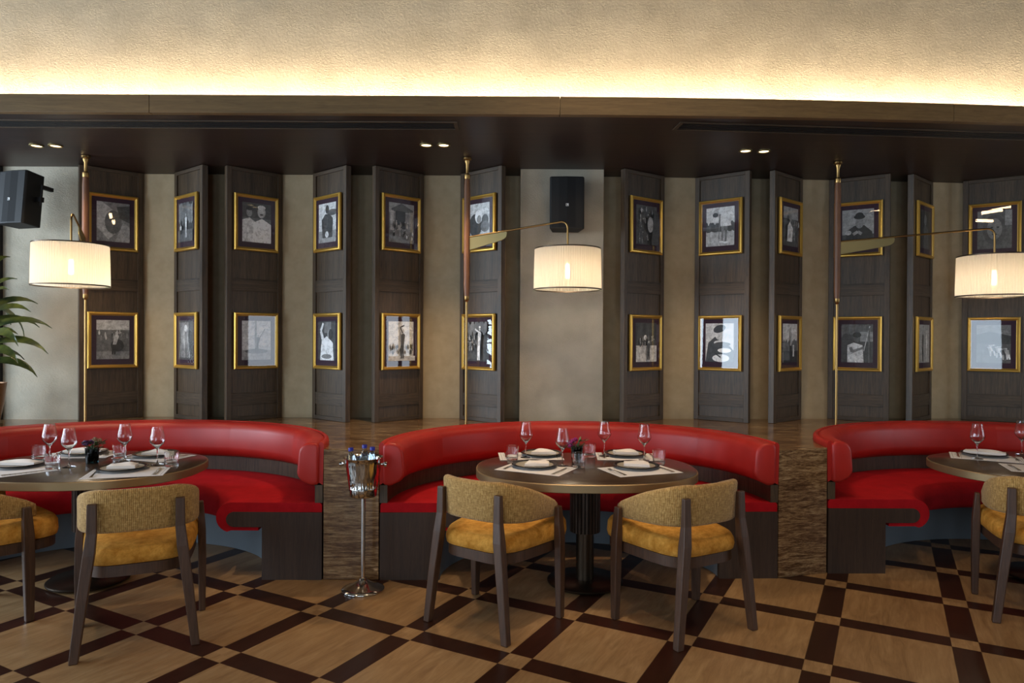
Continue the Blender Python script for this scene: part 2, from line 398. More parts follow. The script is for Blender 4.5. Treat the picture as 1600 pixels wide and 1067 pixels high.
# ------------------------------------------------------------------ the room
LZ, CZ = 0.832, 2.98                   # ledge top, soffit
struct(MB().add([(-7, -6, 0), (8.5, -6, 0), (8.5, 7.2, 0), (-7, 7.2, 0), (-7, -6, -.1), (8.5, -6, -.1), (8.5, 7.2, -.1), (-7, 7.2, -.1)],
       [(0, 1, 2, 3), (7, 6, 5, 4), (0, 4, 5, 1), (1, 5, 6, 2), (2, 6, 7, 3), (3, 7, 4, 0)]).build('floor', M['floor']))
def sweep_x(name, mat, xs, prof, **k):     # prof: list of (function of x giving y, z); closed section swept along x
    mb = MB(); mb.rings([[(x, fy(x), z) for fy, z in prof] for x in xs], True, True); return mb.build(name, mat, **k)
XS = [-5.2 + 0.4 * i for i in range(29)]
struct(sweep_x('wall_back', M['wallcloth'], XS, [(ywall, 0), (ywall, 3.3), (lambda x: ywall(x) + .2, 3.3), (lambda x: ywall(x) + .2, 0)]))
struct(sweep_x('ceiling', M['ceiling'], XS, [(lambda x: ybeam(x) + .05, CZ), (lambda x: ywall(x) + .0, CZ), (lambda x: ywall(x) + .0, CZ + .04), (lambda x: ybeam(x) + .05, CZ + .04)]))
yup = lambda x: ybeam(x) + 0.36
struct(sweep_x('wall_upper', M['plaster_up'], XS, [(yup, CZ + .04), (yup, 5.0), (lambda x: yup(x) + .15, 5.0), (lambda x: yup(x) + .15, CZ + .04)]))
mb = MB()
for a, b in ((-5.2, -2.33), (-2.327, 0.298), (0.301, 2.88), (2.883, 6.0)):
    n = 8; rr = []
    for i in range(n + 1):
        x = a + (b - a) * i / n; y = ybeam(x)
        rr.append([(x, y, CZ - .003), (x, y, CZ + .112), (x, y + .05, CZ + .112), (x, y + .05, CZ - .003)])
    mb.rings(rr)
struct(mb.build('trim_1', M['beam'], bevel=0.002))
# outer walls, high ceiling, window openings behind and beside the camera
def wall_with_hole(name, axis, pos, a0, a1, holes, z1=5.0, th=.15):
    mb = MB()
    def bx(u0, u1, z0, zz):
        if u1 - u0 < .001 or zz - z0 < .001: return
        if axis == 'x': mb.box((min(pos, pos + th), u0, z0), (max(pos, pos + th), u1, zz))
        else: mb.box((u0, min(pos, pos + th), z0), (u1, max(pos, pos + th), zz))
    u = a0
    for (h0, h1, z0, zz) in holes:
        bx(u, h0, 0, z1); bx(h0, h1, 0, z0); bx(h0, h1, zz, z1); u = h1
    bx(u, a1, 0, z1)
    return struct(mb.build(name, M['plaster']))
wall_with_hole('wall_left', 'x', -7, -6, 7.2, [(-4.8, -1.6, .6, 3.2), (-.7, 5.3, .6, 3.2)], th=-.15)
wall_with_hole('wall_right', 'x', 8.5, -6, 7.2, [(.8, 4.4, .65, 2.95)])
wall_with_hole('wall_rear', 'y', -6, -7, 8.5, [(-3.7, 1.7, .6, 3.2)], th=-.15)
struct(MB().box((-7.2, -6.2, 5.0), (8.7, 7.3, 5.12)).build('ceiling_high', M['dark_paint']))
def window(name, axis, pos, u0, u1, z0, z1, n):
    mb = MB(); d = .03
    def bx(a, b, c, e):
        if axis == 'x': mb.box((pos - d, a, c), (pos + d, b, e))
        else: mb.box((a, pos - d, c), (b, pos + d, e))
    bx(u0, u1, z0, z0 + .06); bx(u0, u1, z1 - .06, z1); bx(u0, u1, z0 + (z1 - z0) * .72, z0 + (z1 - z0) * .72 + .05)
    for i in range(n + 1):
        u = u0 + (u1 - u0 - .07) * i / n; bx(u, u + .07, z0, z1)
    return struct(mb.build(name, M['dark_paint']))
window('window_1', 'x', -6.86, -.7, 5.3, .6, 3.2, 4); window('window_2', 'x', -6.86, -4.8, -1.6, .6, 3.2, 3)
window('window_3', 'x', 8.36, .8, 4.4, .65, 2.95, 3); window('window_4', 'y', -5.86, -3.7, 1.7, .6, 3.2, 4)
# the pillars of rough plaster
struct(MB().box((.066, 5.90, LZ), (.772, ywall(.4) + .02, CZ)).build('wall_center', M['plaster']))
struct(MB().box((-4.33, 5.90, LZ), (-3.60, 6.14, CZ)).build('wall_pillar_left', M['plaster']))
struct(MB().box((-5.2, 5.86, LZ), (-4.335, 6.14, CZ)).build('trim_2', M['dark_paint']))

# ------------------------------------------------------------------ banquettes and stone ledge
BANQ = [(-2.60, 4.412, 1.40, 1.17, 0.0), (0.445, 4.452, 1.285, 1.17, math.radians(1.6)), (3.485, 4.60, 1.39, 1.17, math.radians(.5))]
NP = 56
def bpath(a, b, r, k=NP):
    out = []
    for i in range(k + 1):
        t = PI - PI * i / k
        x, y = a * math.cos(t), b * math.sin(t)
        nx, ny = math.cos(t) / a, math.sin(t) / b; l = math.hypot(nx, ny)
        out.append((x - r * nx / l, y - r * ny / l, -nx / l, -ny / l))
    return out
poly = [(-5.2, 4.41)]
for cx, cy, a, b, rz in BANQ:
    for (x, y, _, _) in bpath(a, b, -0.004, 40):
        p = Matrix.Rotation(rz, 2) @ Vector((x, y)); poly.append((cx + p.x, cy + p.y))
poly += [(6.0, 4.75), (6.0, ywall(6.0) - .002)]
poly += [(x, ywall(x) - .002) for x in reversed(XS[:-1])]
led = MB().prism(poly, 0, LZ).build('stone_ledge', M['travertine'], bevel=.004)
tag(led, 'brown travertine ledge and piers running behind the red banquettes', 'ledge')
def sweep_path(mb, a, b, prof, k=NP, caps=True):     # prof (r inward, z)
    rings = []
    P0 = [bpath(a, b, r, k) for r, z in prof]
    for i in range(k + 1): rings.append([(P0[j][i][0], P0[j][i][1], prof[j][1]) for j in range(len(prof))])
    return mb.rings(rings, True, caps)
def arc(cx, cz, r, a0, a1, n, rz=None):
    rz = rz or r
    return [(cx + r * math.cos(math.radians(a0 + (a1 - a0) * i / n)), cz + rz * math.sin(math.radians(a0 + (a1 - a0) * i / n))) for i in range(n + 1)]
cush = arc(.055, .845, .035, 170, 90, 4, .032) + arc(.082, .80, .072, 82, 10, 6, .076) + arc(.085, .69, .078, 0, -60, 6, .075) + arc(.062, .628, .045, -70, -150, 4, .026)
lip = arc(.012, .852, .018, 200, 20, 6, .026) + [(.026, .62), (.0, .605)]
seat = [(.006, .431), (.006, .478)] + arc(.02, .478, .012, 170, 90, 3, .012) + arc(.585, .395, .095, 88, -75, 12, .095) + [(.585, .312), (.41, .312), (.41, .332), (.57, .334)] + arc(.565, .383, .05, -80, 80, 8, .048) + [(.05, .431)]
core = [(.004, 0.0), (.385, 0.0), (.385, .335)] + arc(.563, .383, .051, -85, 85, 10, .048) + [(.004, .43)]
corelow = [(.006, 0.002), (.383, 0.002), (.383, .34), (.50, .346), (.50, .425), (.006, .425)]
backp = [(.001, .4905), (.05, .4905), (.05, .604), (.001, .604)]
def banquette(spec, label):
    cx, cy, a, b, rz = spec
    t = thing('banquette', label, 'banquette', (cx, cy, 0), rz, 'curved banquettes along the ledge')
    sweep_path(MB(), a, b, corelow).build('plinth', M['paint'], t, smooth=True)
    sweep_path(MB(), a, b, backp).build('back_panel', M['oak'], t, smooth=True)
    sweep_path(MB(), a, b, seat).build('seat', M['red_fabric'], t, smooth=True, angle=60)
    # back cushion in upholstered lengths with a seam between them
    n = 5; mb = MB()
    for s in range(n):
        i0, i1 = round(s * NP / n), round((s + 1) * NP / n); rings = []
        for i in range(i0, i1 + 1):
            e = 0.0035 if i in (i0, i1) else 0
            rr = []
            for r, z in cush:
                r2 = r + (0.10 - r) * e * 8; z2 = z + (0.73 - z) * e * 4
                q = bpath(a, b, r2)[i]; rr.append((q[0], q[1], z2))
            rings.append(rr)
        def cap(i, sgn):
            out = []
            for dy, sh in ((.004, .012), (.012, .05), (.018, .12), (.021, .24)):
                rr = []
                for r, z in cush:
                    q = bpath(a, b, r + (.085 - r) * sh)[i]; rr.append((q[0], q[1] - dy, z + (.74 - z) * sh * .6))
                out.append(rr)
            return out
        if i0 == 0: rings = list(reversed(cap(0, 1))) + rings
        if i1 == NP: rings = rings + cap(NP, 1)
        mb.rings(rings)
    mb.build('back_cushion', M['leather'], t, smooth=True, angle=50)
    sweep_path(MB(), a, b, lip).build('piping', M['leather'], t, smooth=True, angle=60)
    for sx in (-1, 1):
        q = [(sx * (a - r), z) for r, z in core]
        mbp = MB(); k = len(q)
        mbp.add([(x, -.006, z) for x, z in q] + [(x, .03, z) for x, z in q], [tuple(range(k)), tuple(reversed(range(k, 2 * k)))] + [(i, (i + 1) % k, k + (i + 1) % k, k + i) for i in range(k)])
        mbp.build('end_panel', M['base_wood'], t)
    return t
banquette(BANQ[0], 'curved red leather banquette around the left table, cut off by the left edge')
banquette(BANQ[1], 'curved red leather banquette in the middle, behind two mustard chairs')
banquette(BANQ[2], 'curved red leather banquette at the right edge, right of the wide stone pier')

# ------------------------------------------------------------------ wooden panels
PANELS = [((-3.62, 5.80), (-3.26, 6.115)), ((-2.584, 5.78), (-3.0, 6.11)), ((-2.387, 5.80), (-2.03, 6.13)), ((-1.385, 5.775), (-1.77, 6.105)),
          ((-1.144, 5.78), (-.77, 6.11)), ((-.092, 5.755), (-.49, 6.10)), ((.943, 5.84), (1.365, 6.14)), ((2.006, 5.88), (1.63, 6.17)),
          ((2.217, 5.87), (2.60, 6.20)), ((3.247, 5.97), (2.85, 6.22)), ((3.453, 5.98), (3.79, 6.28)), ((4.46, 5.99), (4.00, 6.28))]
PLAB = ['first from the left, beside the left plaster pillar', 'second from the left, narrow in view', 'third from the left, around the photo of two smiling men',
        'fourth from the left, narrow in view', 'fifth from the left, around the crowd photo', 'sixth from the left, behind the middle lamp pole',
        'just right of the middle plaster pillar', 'around the photo of the bending woman golfer', 'narrow in view, left of the right lamp pole',
        'behind the brass plate of the right lamp', 'very narrow in view, between right lamp pole and shade', 'at the far right behind the right lampshade']
PW = 0.485
def panel(i):
    (nx, ny), (fx, fy) = PANELS[i]
    ang_near = nx < fx
    A = Vector((nx, ny)) if ang_near else Vector((fx, fy)); B = Vector((fx, fy)) if ang_near else Vector((nx, ny))
    d = (B - A).normalized()
    if ang_near: O = Vector((nx, ny)) + d * PW / 2
    else: O = Vector((nx, ny)) - d * PW / 2
    rz = math.atan2(d.y, d.x)
    t = thing('wall_panel', 'tall dark oak folding panel, ' + PLAB[i], 'panel', (O.x, O.y, LZ), rz, 'angled oak panels on the ledge')
    H = CZ - LZ - .004; hw = PW / 2; s = .042
    # face at local y=0, camera side is -y
    MB().box((-hw + .004, .014, .002), (hw - .004, .046, H - .01)).build('board', M['oak'], t)
    MB().box((-hw, 0, .001), (-hw + s, .05, H)).build('stile', M['oak'], t, bevel=.002)
    MB().box((hw - s, 0, .001), (hw, .05, H)).build('stile', M['oak'], t, bevel=.002)
    for z0, z1, dp in ((.001, .035, 0), (.13, .235, .004), (1.10, 1.205, .004), (H - .03, H, 0)):
        MB().box((-hw + s, dp, z0), (hw - s, .014, z1)).build('rail', M['oak_rail'], t, bevel=.002)
    return O, rz
POS = [panel(i) for i in range(12)]

# ------------------------------------------------------------------ framed photographs
def G(v, t=0): # grey print shade
    c = rgb(v, v, v)[0]; return (c * (1 + t), c, c * (1 - t), 1)
class Photo(MB):
    W, Hh = .25, .335
    def __init__(s, bg):
        super().__init__(); s.k = 0; s.rect(0, 0, 1, 1, bg)
    def P(s, x, y): return ((x - .5) * s.W, -.0004 * s.k, (y - .5) * s.Hh)
    def poly(s, pts, g):
        s.k += 1; pts = [(min(1, max(0, x)), min(1, max(0, y))) for x, y in pts]
        s.add([s.P(x, y) for x, y in pts], [tuple(range(len(pts)))], shade=G(g)); return s
    def rect(s, x0, y0, x1, y1, g): return s.poly([(x0, y0), (x1, y0), (x1, y1), (x0, y1)], g)
    def ell(s, cx, cy, rx, ry, g, rot=0, n=20):
        c, q = math.cos(rot), math.sin(rot); ry2 = ry
        return s.poly([(cx + rx * math.cos(2 * PI * i / n) * c - ry2 * math.sin(2 * PI * i / n) * q,
                        cy + rx * math.cos(2 * PI * i / n) * q + ry2 * math.sin(2 * PI * i / n) * c) for i in range(n)], g)
    def line(s, pts, w, g):
        for i, (a, b) in enumerate(zip(pts[:-1], pts[1:])):
            d = Vector((b[0] - a[0], (b[1] - a[1]) * 1.34)); l = d.length or 1; nx, ny = -d.y / l, d.x / l / 1.34
            w0 = w[i] if isinstance(w, (list, tuple)) else w; w1 = w[i + 1] if isinstance(w, (list, tuple)) else w
            s.poly([(a[0] - nx * w0, a[1] - ny * w0), (b[0] - nx * w1, b[1] - ny * w1), (b[0] + nx * w1, b[1] + ny * w1), (a[0] + nx * w0, a[1] + ny * w0)], g)
        return s
def trees(p, y0, h, g, seed=1):
    r = random.Random(seed)
    for i in range(14): p.ell(i / 13, y0 + h * (.3 + .4 * r.random()), .07, h * .5, g + r.randint(-12, 12))
def crowd(p, x0, x1, y0, y1, n, seed, lo=40, hi=210):
    r = random.Random(seed)
    for i in range(n):
        x = x0 + (x1 - x0) * r.random(); y = y0 + (y1 - y0) * r.random(); g = r.randint(lo, hi)
        p.ell(x, y, .028, .05, g); p.ell(x, y + .06, .015, .016, r.randint(100, 200))
def person(p, x, y, h, top, legs, skin=170, lean=0.0, hat=None):
    # standing figure, foot at (x,y), height h
    p.line([(x - .03, y), (x - .02 + lean * .3, y + h * .45)], [.022, .035], legs); p.line([(x + .04, y), (x + .02 + lean * .3, y + h * .45)], [.022, .035], legs)
    p.poly([(x - .05 + lean * .3, y + h * .42), (x + .05 + lean * .3, y + h * .42), (x + .075 + lean, y + h * .8), (x + lean, y + h * .86), (x - .075 + lean, y + h * .8)], top)
    p.ell(x + lean * 1.1, y + h * .93, .035, h * .06, skin)
    if hat is not None: p.ell(x + lean * 1.1, y + h * .985, .05, h * .022, hat)
def ph_list():
    L = []
    def new(bg): q = Photo(bg); L.append(q); return q
    # upper row then lower row for each panel, in order
    p = new(120); p.poly([(0, .35), (.35, .05), (.7, .3), (.6, .75), (.15, 1), (0, 1)], 165); p.ell(.5, .5, .26, .3, 92); p.poly([(.6, .9), (1, .95), (1, .5), (.7, .6)], 70); p.poly([(.55, 0), (1, 0), (1, .4), (.8, .5)], 150)
    p = new(95); p.rect(0, 0, 1, .2, 120); p.rect(0, .75, 1, 1, 165); crowd(p, .05, .95, .5, .7, 14, 3, 60, 200); p.ell(.62, .35, .2, .16, 45); person(p, .5, .12, .6, 185, 40, lean=.1)
    p = new(60); trees(p, .5, .5, 110, 5); p.rect(0, 0, 1, .3, 90); person(p, .55, .1, .62, 215, 190); person(p, .2, .2, .25, 180, 60)
    p = new(70); [p.line([(.1 + .1 * i, .95), (.2 + .08 * i, .5), (.1 + .12 * i, .05)], [.02, .035, .02], 140 + 15 * (i % 4)) for i in range(7)]; p.ell(.55, .8, .1, .09, 200)
    p = new(95); p.rect(0, .62, 1, 1, 70); p.poly([(0, 0), (0, .55), (.25, .62), (.5, .5), (.55, 0)], 200); p.ell(.24, .75, .1, .11, 135); p.ell(.24, .85, .11, .05, 45)
    p.poly([(.35, 0), (.38, .5), (.68, .62), (1, .48), (1, 0)], 225); p.ell(.66, .78, .14, .15, 175); p.ell(.66, .9, .14, .06, 205); p.ell(.66, .72, .06, .02, 60)
    p = new(190); p.rect(0, 0, 1, .25, 150); p.ell(.5, .22, .4, .06, 90); person(p, .5, .2, .45, 70, 60, lean=.05); p.line([(.55, .5), (.8, .8)], .008, 60); p.rect(.44, .3, .5, 1, 120)
    p = new(205); p.rect(0, .0, 1, .3, 150); p.ell(.8, .75, .3, .08, 90); p.poly([(.22, .12), (.8, .12), (.82, .6), (.62, .72), (.38, .72), (.18, .58)], 62); p.ell(.5, .84, .1, .11, 60); p.line([(.26, .55), (.3, .3), (.5, .22)], .05, 52); p.line([(.78, .55), (.74, .3), (.55, .22)], .05, 52); p.ell(.5, .2, .1, .08, 225)
    p = new(55); p.rect(.35, .7, .75, .98, 110); p.poly([(.1, 0), (.2, .5), (.5, .62), (.85, .45), (.9, 0)], 225); p.line([(.3, .5), (.15, .75), (.3, .95)], [.08, .06, .045], 215); p.ell(.66, .66, .12, .12, 150); p.ell(.72, .66, .11, .14, 35); p.ell(.5, .1, .3, .06, 120)
    p = new(120); p.rect(0, .75, 1, 1, 150); p.poly([(.1, .85), (.5, 1), (.95, .85), (.95, .78), (.1, .78)], 80); p.rect(.25, .35, .65, .8, 30); p.rect(.05, .3, .18, .8, 180); p.rect(.8, .3, .95, .8, 150); crowd(p, .1, .95, .1, .5, 34, 8); 
    p = new(195); crowd(p, 0, 1, .2, .38, 30, 9, 30, 140); p.rect(0, 0, 1, .12, 170); person(p, .48, .06, .75, 70, 55, lean=.04); p.line([(.5, .7), (.4, .85), (.56, .9)], .02, 50)
    p = new(200); p.ell(.35, .45, .3, .3, 60); p.ell(.5, .66, .17, .17, 235); p.ell(.52, .6, .1, .1, 150); p.ell(.8, .55, .16, .16, 80); p.ell(.8, .4, .2, .14, 110); p.rect(0, 0, 1, .18, 225)
    p = new(60); crowd(p, 0, .5, .3, .6, 22, 12, 50, 170); trees(p, .7, .3, 90, 4); person(p, .6, .03, .85, 190, 225, lean=.06, hat=230); p.line([(.66, .72), (.45, .82)], .03, 190)
    p = new(80); crowd(p, .05, .9, .05, .9, 40, 20, 40, 190); p.ell(.55, .5, .14, .2, 150); p.poly([(.6, 0), (.95, 0), (.95, .8), (.75, .9)], 60)
    p = new(60); trees(p, .5, .5, 60, 7); p.rect(0, 0, 1, .42, 190); p.ell(.45, .62, .08, .07, 235); crowd(p, .1, .9, .42, .62, 16, 6, 50, 140); person(p, .55, .05, .5, 60, 50)
    p = new(205); trees(p, .34, .25, 62, 2); p.rect(0, 0, 1, .36, 178)
    p.line([(.58, .12), (.6, .5)], [.03, .05], 120); p.line([(.7, .1), (.72, .5)], [.03, .055], 105); p.poly([(.52, .5), (.9, .5), (.86, .75), (.62, .92), (.44, .86), (.5, .7)], 200); p.line([(.5, .82), (.48, .5), (.45, .1)], [.03, .02, .006], 110); p.ell(.35, .86, .09, .08, 170); p.ell(.34, .8, .1, .06, 40); p.ell(.56, .1, .07, .02, 240); p.ell(.7, .08, .08, .022, 240)
    p = new(190); p.poly([(.0, 0), (.1, .5), (.35, .66), (.75, .5), (1, .3), (1, 0)], 50); p.ell(.5, .74, .17, .17, 185); p.ell(.5, .86, .22, .1, 40, .2); p.ell(.6, .5, .3, .07, 200); p.ell(.6, .46, .3, .06, 55); p.ell(.68, .3, .24, .06, 235); p.ell(.55, .1, .3, .1, 215); p.line([(.35, .22), (.55, .12)], .02, 20)
    p = new(85); p.rect(0, .7, 1, 1, 150); crowd(p, .4, .95, .1, .6, 22, 30, 60, 180); p.poly([(.1, .1), (.15, .5), (.3, .62), (.5, .45), (.45, .1)], 205); p.ell(.34, .7, .09, .09, 120)
    p = new(200); trees(p, .25, .3, 90, 11); p.rect(0, 0, 1, .3, 45); person(p, .5, .08, .84, 160, 50); p.line([(.68, .15), (.68, .45)], .05, 205)
    p = new(140); p.rect(0, 0, 1, .35, 60); p.poly([(.1, 0), (.15, .45), (.4, .58), (.7, .58), (.95, .4), (1, 0)], 34); p.ell(.55, .65, .13, .15, 120); p.ell(.55, .8, .18, .06, 24); p.ell(.55, .84, .13, .08, 28); p.line([(.35, .35), (.5, .42), (.62, .35)], .05, 130); p.ell(.2, .4, .1, .06, 165)
    p = new(60); trees(p, .7, .3, 84, 14); p.rect(.6, .55, 1, .8, 130); p.poly([(.2, 0), (.2, .45), (.4, .52), (.68, .45), (.72, 0)], 195); p.ell(.5, .64, .11, .11, 80); p.ell(.5, .72, .14, .07, 28); p.line([(.3, .4), (.35, .28), (.75, .4)], [.05, .05, .035], 110); p.line([(.72, .3), (.9, .95)], .012, 190); p.rect(.86, 0, .9, .9, 90)
    p = new(45); p.poly([(.2, 0), (.25, .5), (.5, .65), (.8, .5), (.85, 0)], 80); p.ell(.5, .75, .13, .14, 110); p.rect(.1, 0, .3, 1, 60)
    p = new(150); person(p, .35, .03, .85, 60, 50); person(p, .68, .03, .85, 200, 190)
    p = new(80); p.ell(.5, .5, .34, .4, 66); p.ell(.5, .52, .22, .28, 110); p.ell(.42, .56, .04, .02, 40); p.ell(.6, .56, .04, .02, 40); p.ell(.5, .38, .08, .02, 45); p.rect(.8, .6, 1, 1, 130); p.rect(0, .7, .15, 1, 110)
    p = new(78); p.rect(0, .72, 1, 1, 104); p.poly([(0, .75), (.4, .82), (1, .72), (1, .5), (0, .5)], 52)
    for i in range(9): person(p, .45 + .06 * i, .18 + .02 * (i % 3) - .015 * i, .3, [150, 190, 90, 60][i % 4], [170, 70, 200][i % 3], lean=-.06)
    return L
PHOTOS = ph_list()
FLAB = [('abstract brown-grey print with lamp reflections', 'figure beside a dark rock'), ('tall figure under trees', 'pale draped figure'),
        ('two smiling men in light shirts', 'faint golfer under strong window reflections'), ('man in dark shirt holding a ball', 'woman in white raising one arm'),
        ('busy crowd under a pavilion roof', 'golfer swinging before a crowd'), ('figure with a white headscarf, behind the lamp pole', 'golfer in white trousers, behind the lamp pole'),
        ('crowded dark group scene', 'ball in the air before a dark crowd'), ('woman golfer bending to putt', 'man leaning over a white bowl'),
        ('seated man in pale shirt, seen at a steep angle', 'lone man standing on a dark field'), ('man in a dark hat with joined hands', 'man in white shirt holding up a club'),
        ('dark blue-toned figure, seen at a steep angle', 'two standing figures, seen at a steep angle'), ('dark close portrait with glare spots', 'row of men leaning on a dark slope')]
PWHERE = ['first panel from left', 'second panel from left', 'third panel from left', 'fourth panel from left', 'fifth panel from left', 'sixth panel from left',
          'seventh panel from left', 'eighth panel from left', 'ninth panel from left', 'tenth panel from left', 'eleventh panel from left', 'last panel at right']
FW, FH, FR = .385, .48, .030
def frame_mb():
    mb = MB(); prof = [(0, 0), (0, .016), (.006, .024), (.014, .026), (.022, .018), (.030, .014), (.030, 0)]  # inward, depth
    rings = []
    for (sx, sz) in ((-1, -1), (1, -1), (1, 1), (-1, 1)):
        rings.append([(sx * (FW / 2 - a), -d, sz * (FH / 2 - a)) for a, d in prof])
    mb.rings(rings, True, False, True); return mb
fm = None
for i, (O, rz) in enumerate(POS):
    for r, zc in ((0, 2.517), (1, 1.51)):
        nrm = Vector((math.sin(rz), -math.cos(rz)))
        xo = -.012 if PANELS[i][0][0] > PANELS[i][1][0] else .012
        ax = Vector((math.cos(rz), math.sin(rz)))
        p = Vector(O[:2]) + ax * xo * 0.6 + nrm * .002
        t = thing('framed_photograph', '%s gilt-framed photo of %s, %s' % (('upper', 'lower')[r], FLAB[i][r].split(',')[0], PWHERE[i]), 'picture', (p.x, p.y, zc), rz, 'gilt-framed photographs on the oak panels')
        if fm is None:
            fm = frame_mb().build('frame', M['gold'], t, smooth=True, angle=35)
            bk = MB().box((-FW / 2 + .02, -.008, -FH / 2 + .02), (FW / 2 - .02, -.002, FH / 2 - .02)).build('mat_board', M['matboard'], t)
            gl = MB().box((-FW / 2 + .024, -.0235, -FH / 2 + .024), (FW / 2 - .024, -.022, FH / 2 - .024)).build('glass', M['pane'], t)
        else:
            for q in (fm, bk, gl):
                c = q.copy(); C.objects.link(c); c.parent = t
        ph = PHOTOS[i * 2 + r].build('print', M['photo'], t); ph.location = (0, -.0095, .004)

# ------------------------------------------------------------------ tables
def table(x, y, rz, label):
    t = thing('dining_table', label, 'table', (x, y, 0), rz, 'dining tables')
    A, B = .69, .54
    mb = MB(); rr = [(A - .008, .683), (A, .687), (A, .729), (A - .004, .733)]
    mb.rings([[(px, py, z) for px, py in superell(a, a - (A - B), 2.35)] for a, z in rr])
    mb.build('edge_band', M['bronze_rim'], t, smooth=True, angle=30)
    MB().rings([[(px, py, z) for px, py in superell(a, a - (A - B), 2.35)] for a, z in ((A - .007, .72), (A - .007, .7335), (A - .010, .735))]).build('tabletop', M['table_wood'], t, smooth=True, angle=30)
    n = 26; ring = []
    for i in range(n * 6):
        a = 2 * PI * i / (n * 6); r = .096 - .012 * (abs(math.sin(a * n / 2)) < .42); ring.append((r * math.cos(a), r * math.sin(a)))
    MB().rings([[(u, v, z) for u, v in ring] for z in (.33, .683)]).build('fluted_collar', M['flute'], t)
    MB().lathe([(.056, .03), (.056, .335)], 32).build('column', M['bronze'], t, smooth=True)
    MB().lathe([(.001, .008), (.232, .008), (.237, .014), (.237, .020), (.230, .026), (.08, .030), (.001, .030)], 56).build('base', M['bronze'], t, smooth=True)
    return t
TABLES = [(-2.66, 4.37, 0), (.468, 4.385, math.radians(1)), (3.50, 4.54, math.radians(4))]
table(*TABLES[0], 'bronze-edged oval table with one pedestal, at the left')
table(*TABLES[1], 'bronze-edged oval table with fluted pedestal, in the middle')
table(*TABLES[2], 'bronze-edged oval table cut off by the right edge')
TZ = .7355

# ------------------------------------------------------------------ chairs
def chair_back():
    mb = MB(); rings = []; uvs = []
    path = []
    for k in range(6): path.append((-.244 - .014 * (k / 5), .250 - .200 * k / 5))
    for k in range(1, 32):
        ph = -PI / 2 + PI * k / 32; sn, c = math.sin(ph), math.cos(ph); e = .72
        path.append((.258 * math.copysign(abs(sn) ** e, sn), .040 - .258 * abs(c) ** e))
    for k in range(6): path.append((.258 - .014 * (k / 5), .05 + .200 * k / 5))
    L = [0]
    for a, b in zip(path, path[1:]): L.append(L[-1] + math.hypot(b[0] - a[0], b[1] - a[1]))
    T = L[-1]; n = len(path)
    for i, (x, y) in enumerate(path):
        q = abs(L[i] - T / 2) / (T / 2)
        a, b = path[max(i - 1, 0)], path[min(i + 1, n - 1)]
        tx, ty = b[0] - a[0], b[1] - a[1]; l = math.hypot(tx, ty); nn = Vector((ty / l, -tx / l))
        top = .802 - .172 * max(0, (q - .27) / .73) ** 1.35; bot = .588 - .040 * q ** 2
        f = 1.0
        if q > .94: f = math.sqrt(max(0.0, 1 - ((q - .94) / .06) ** 2)) * .9 + .1
        h = top - bot; mid = (top + bot) / 2; h *= (.80 + .20 * f); th = .044 * (.35 + .65 * f)
        ring = []
        for (u, v) in rrect(th, h, min(th * .48, .021), 3):
            ring.append((x + nn.x * u, y + nn.y * u - .014 * ((mid + v) - .6) / .22, mid + v))
        rings.append(ring); uvs.append(L[i])
    mb.rings(rings)
    m = len(rings[0])
    for i in range(n):
        for j in range(m): mb.uv[i * m + j] = (uvs[i], rings[i][j][2])
    return mb
def post(pts, w, d):
    mb = MB(); rr = []
    for (x, y, z), a, b in zip(pts, w, d): rr.append([(x - a, y - b, z), (x + a, y - b, z), (x + a, y + b, z), (x - a, y + b, z)])
    return mb.rings(rr)
def make_chair(label):
    t = thing('dining_chair', label, 'chair', (0, 0, 0), 0, 'mustard dining chairs')
    chair_back().build('backrest', M['tweed'], t, smooth=True, angle=70)
    mb = MB(); sq = []
    def outline(g, n=44):
        out = []
        for i in range(n):
            a = 2 * PI * i / n; c, s = math.cos(a), math.sin(a); e = .46
            x = math.copysign(abs(c) ** e, c); y = math.copysign(abs(s) ** e, s)
            wx = (.266 + .034 * y) * g; out.append((x * wx, .082 + y * .310 * g))
        return out
    rings = []
    for g, z in ((.90, .426), (.985, .433), (1.0, .458), (.99, .490), (.95, .512), (.86, .523), (.6, .531), (.3, .534), (.02, .535)):
        rings.append([(x, y, z + (.012 * y / .25 if z > .46 else 0)) for x, y in outline(g)])
    mb.rings(rings).build('seat', M['mustard'], t, smooth=True, angle=70)
    MB().rings([[(x, y, z) for x, y in outline(g)] for g, z in ((.93, .370), (.955, .372), (.955, .427), (.9, .427))]).build('seat_frame', M['chair_wood'], t, smooth=True, angle=40)
    for sx in (-1, 1):
        post([(sx * .262, -.258, 0), (sx * .228, -.246, .30), (sx * .202, -.236, .50), (sx * .192, -.232, .60), (sx * .191, -.232, .742)], (.020, .024, .026, .023, .021), (.020, .023, .024, .017, .013)).build('leg', M['chair_wood'], t, bevel=.005)
    for sx in (-1, 1):
        post([(sx * .298, .205, 0), (sx * .297, .202, .30), (sx * .295, .200, .46), (sx * .292, .196, .56), (sx * .290, .194, .620)], (.017, .021, .021, .016, .013), (.020, .026, .027, .024, .020)).build('leg', M['chair_wood'], t, bevel=.005)
    return t
ch = make_chair('mustard chair left of the middle table, turned towards it')
ch.location = (-.088, 3.842, 0); ch.rotation_euler = (0, 0, math.radians(-35.3))
dup(ch, (.938, 3.79, 0), math.radians(29.0), 'mustard chair right of the middle table, turned towards it')
dup(ch, (-1.931, 3.608, 0), math.radians(24.7), 'mustard chair in front of the left table, back to us')
dup(ch, (-2.967, 3.770, 0), math.radians(-38), 'mustard chair cut off by the left edge, beside the left table')
dup(ch, (3.015, 3.919, 0), math.radians(-26), 'mustard chair cut off by the right edge, before the right table')

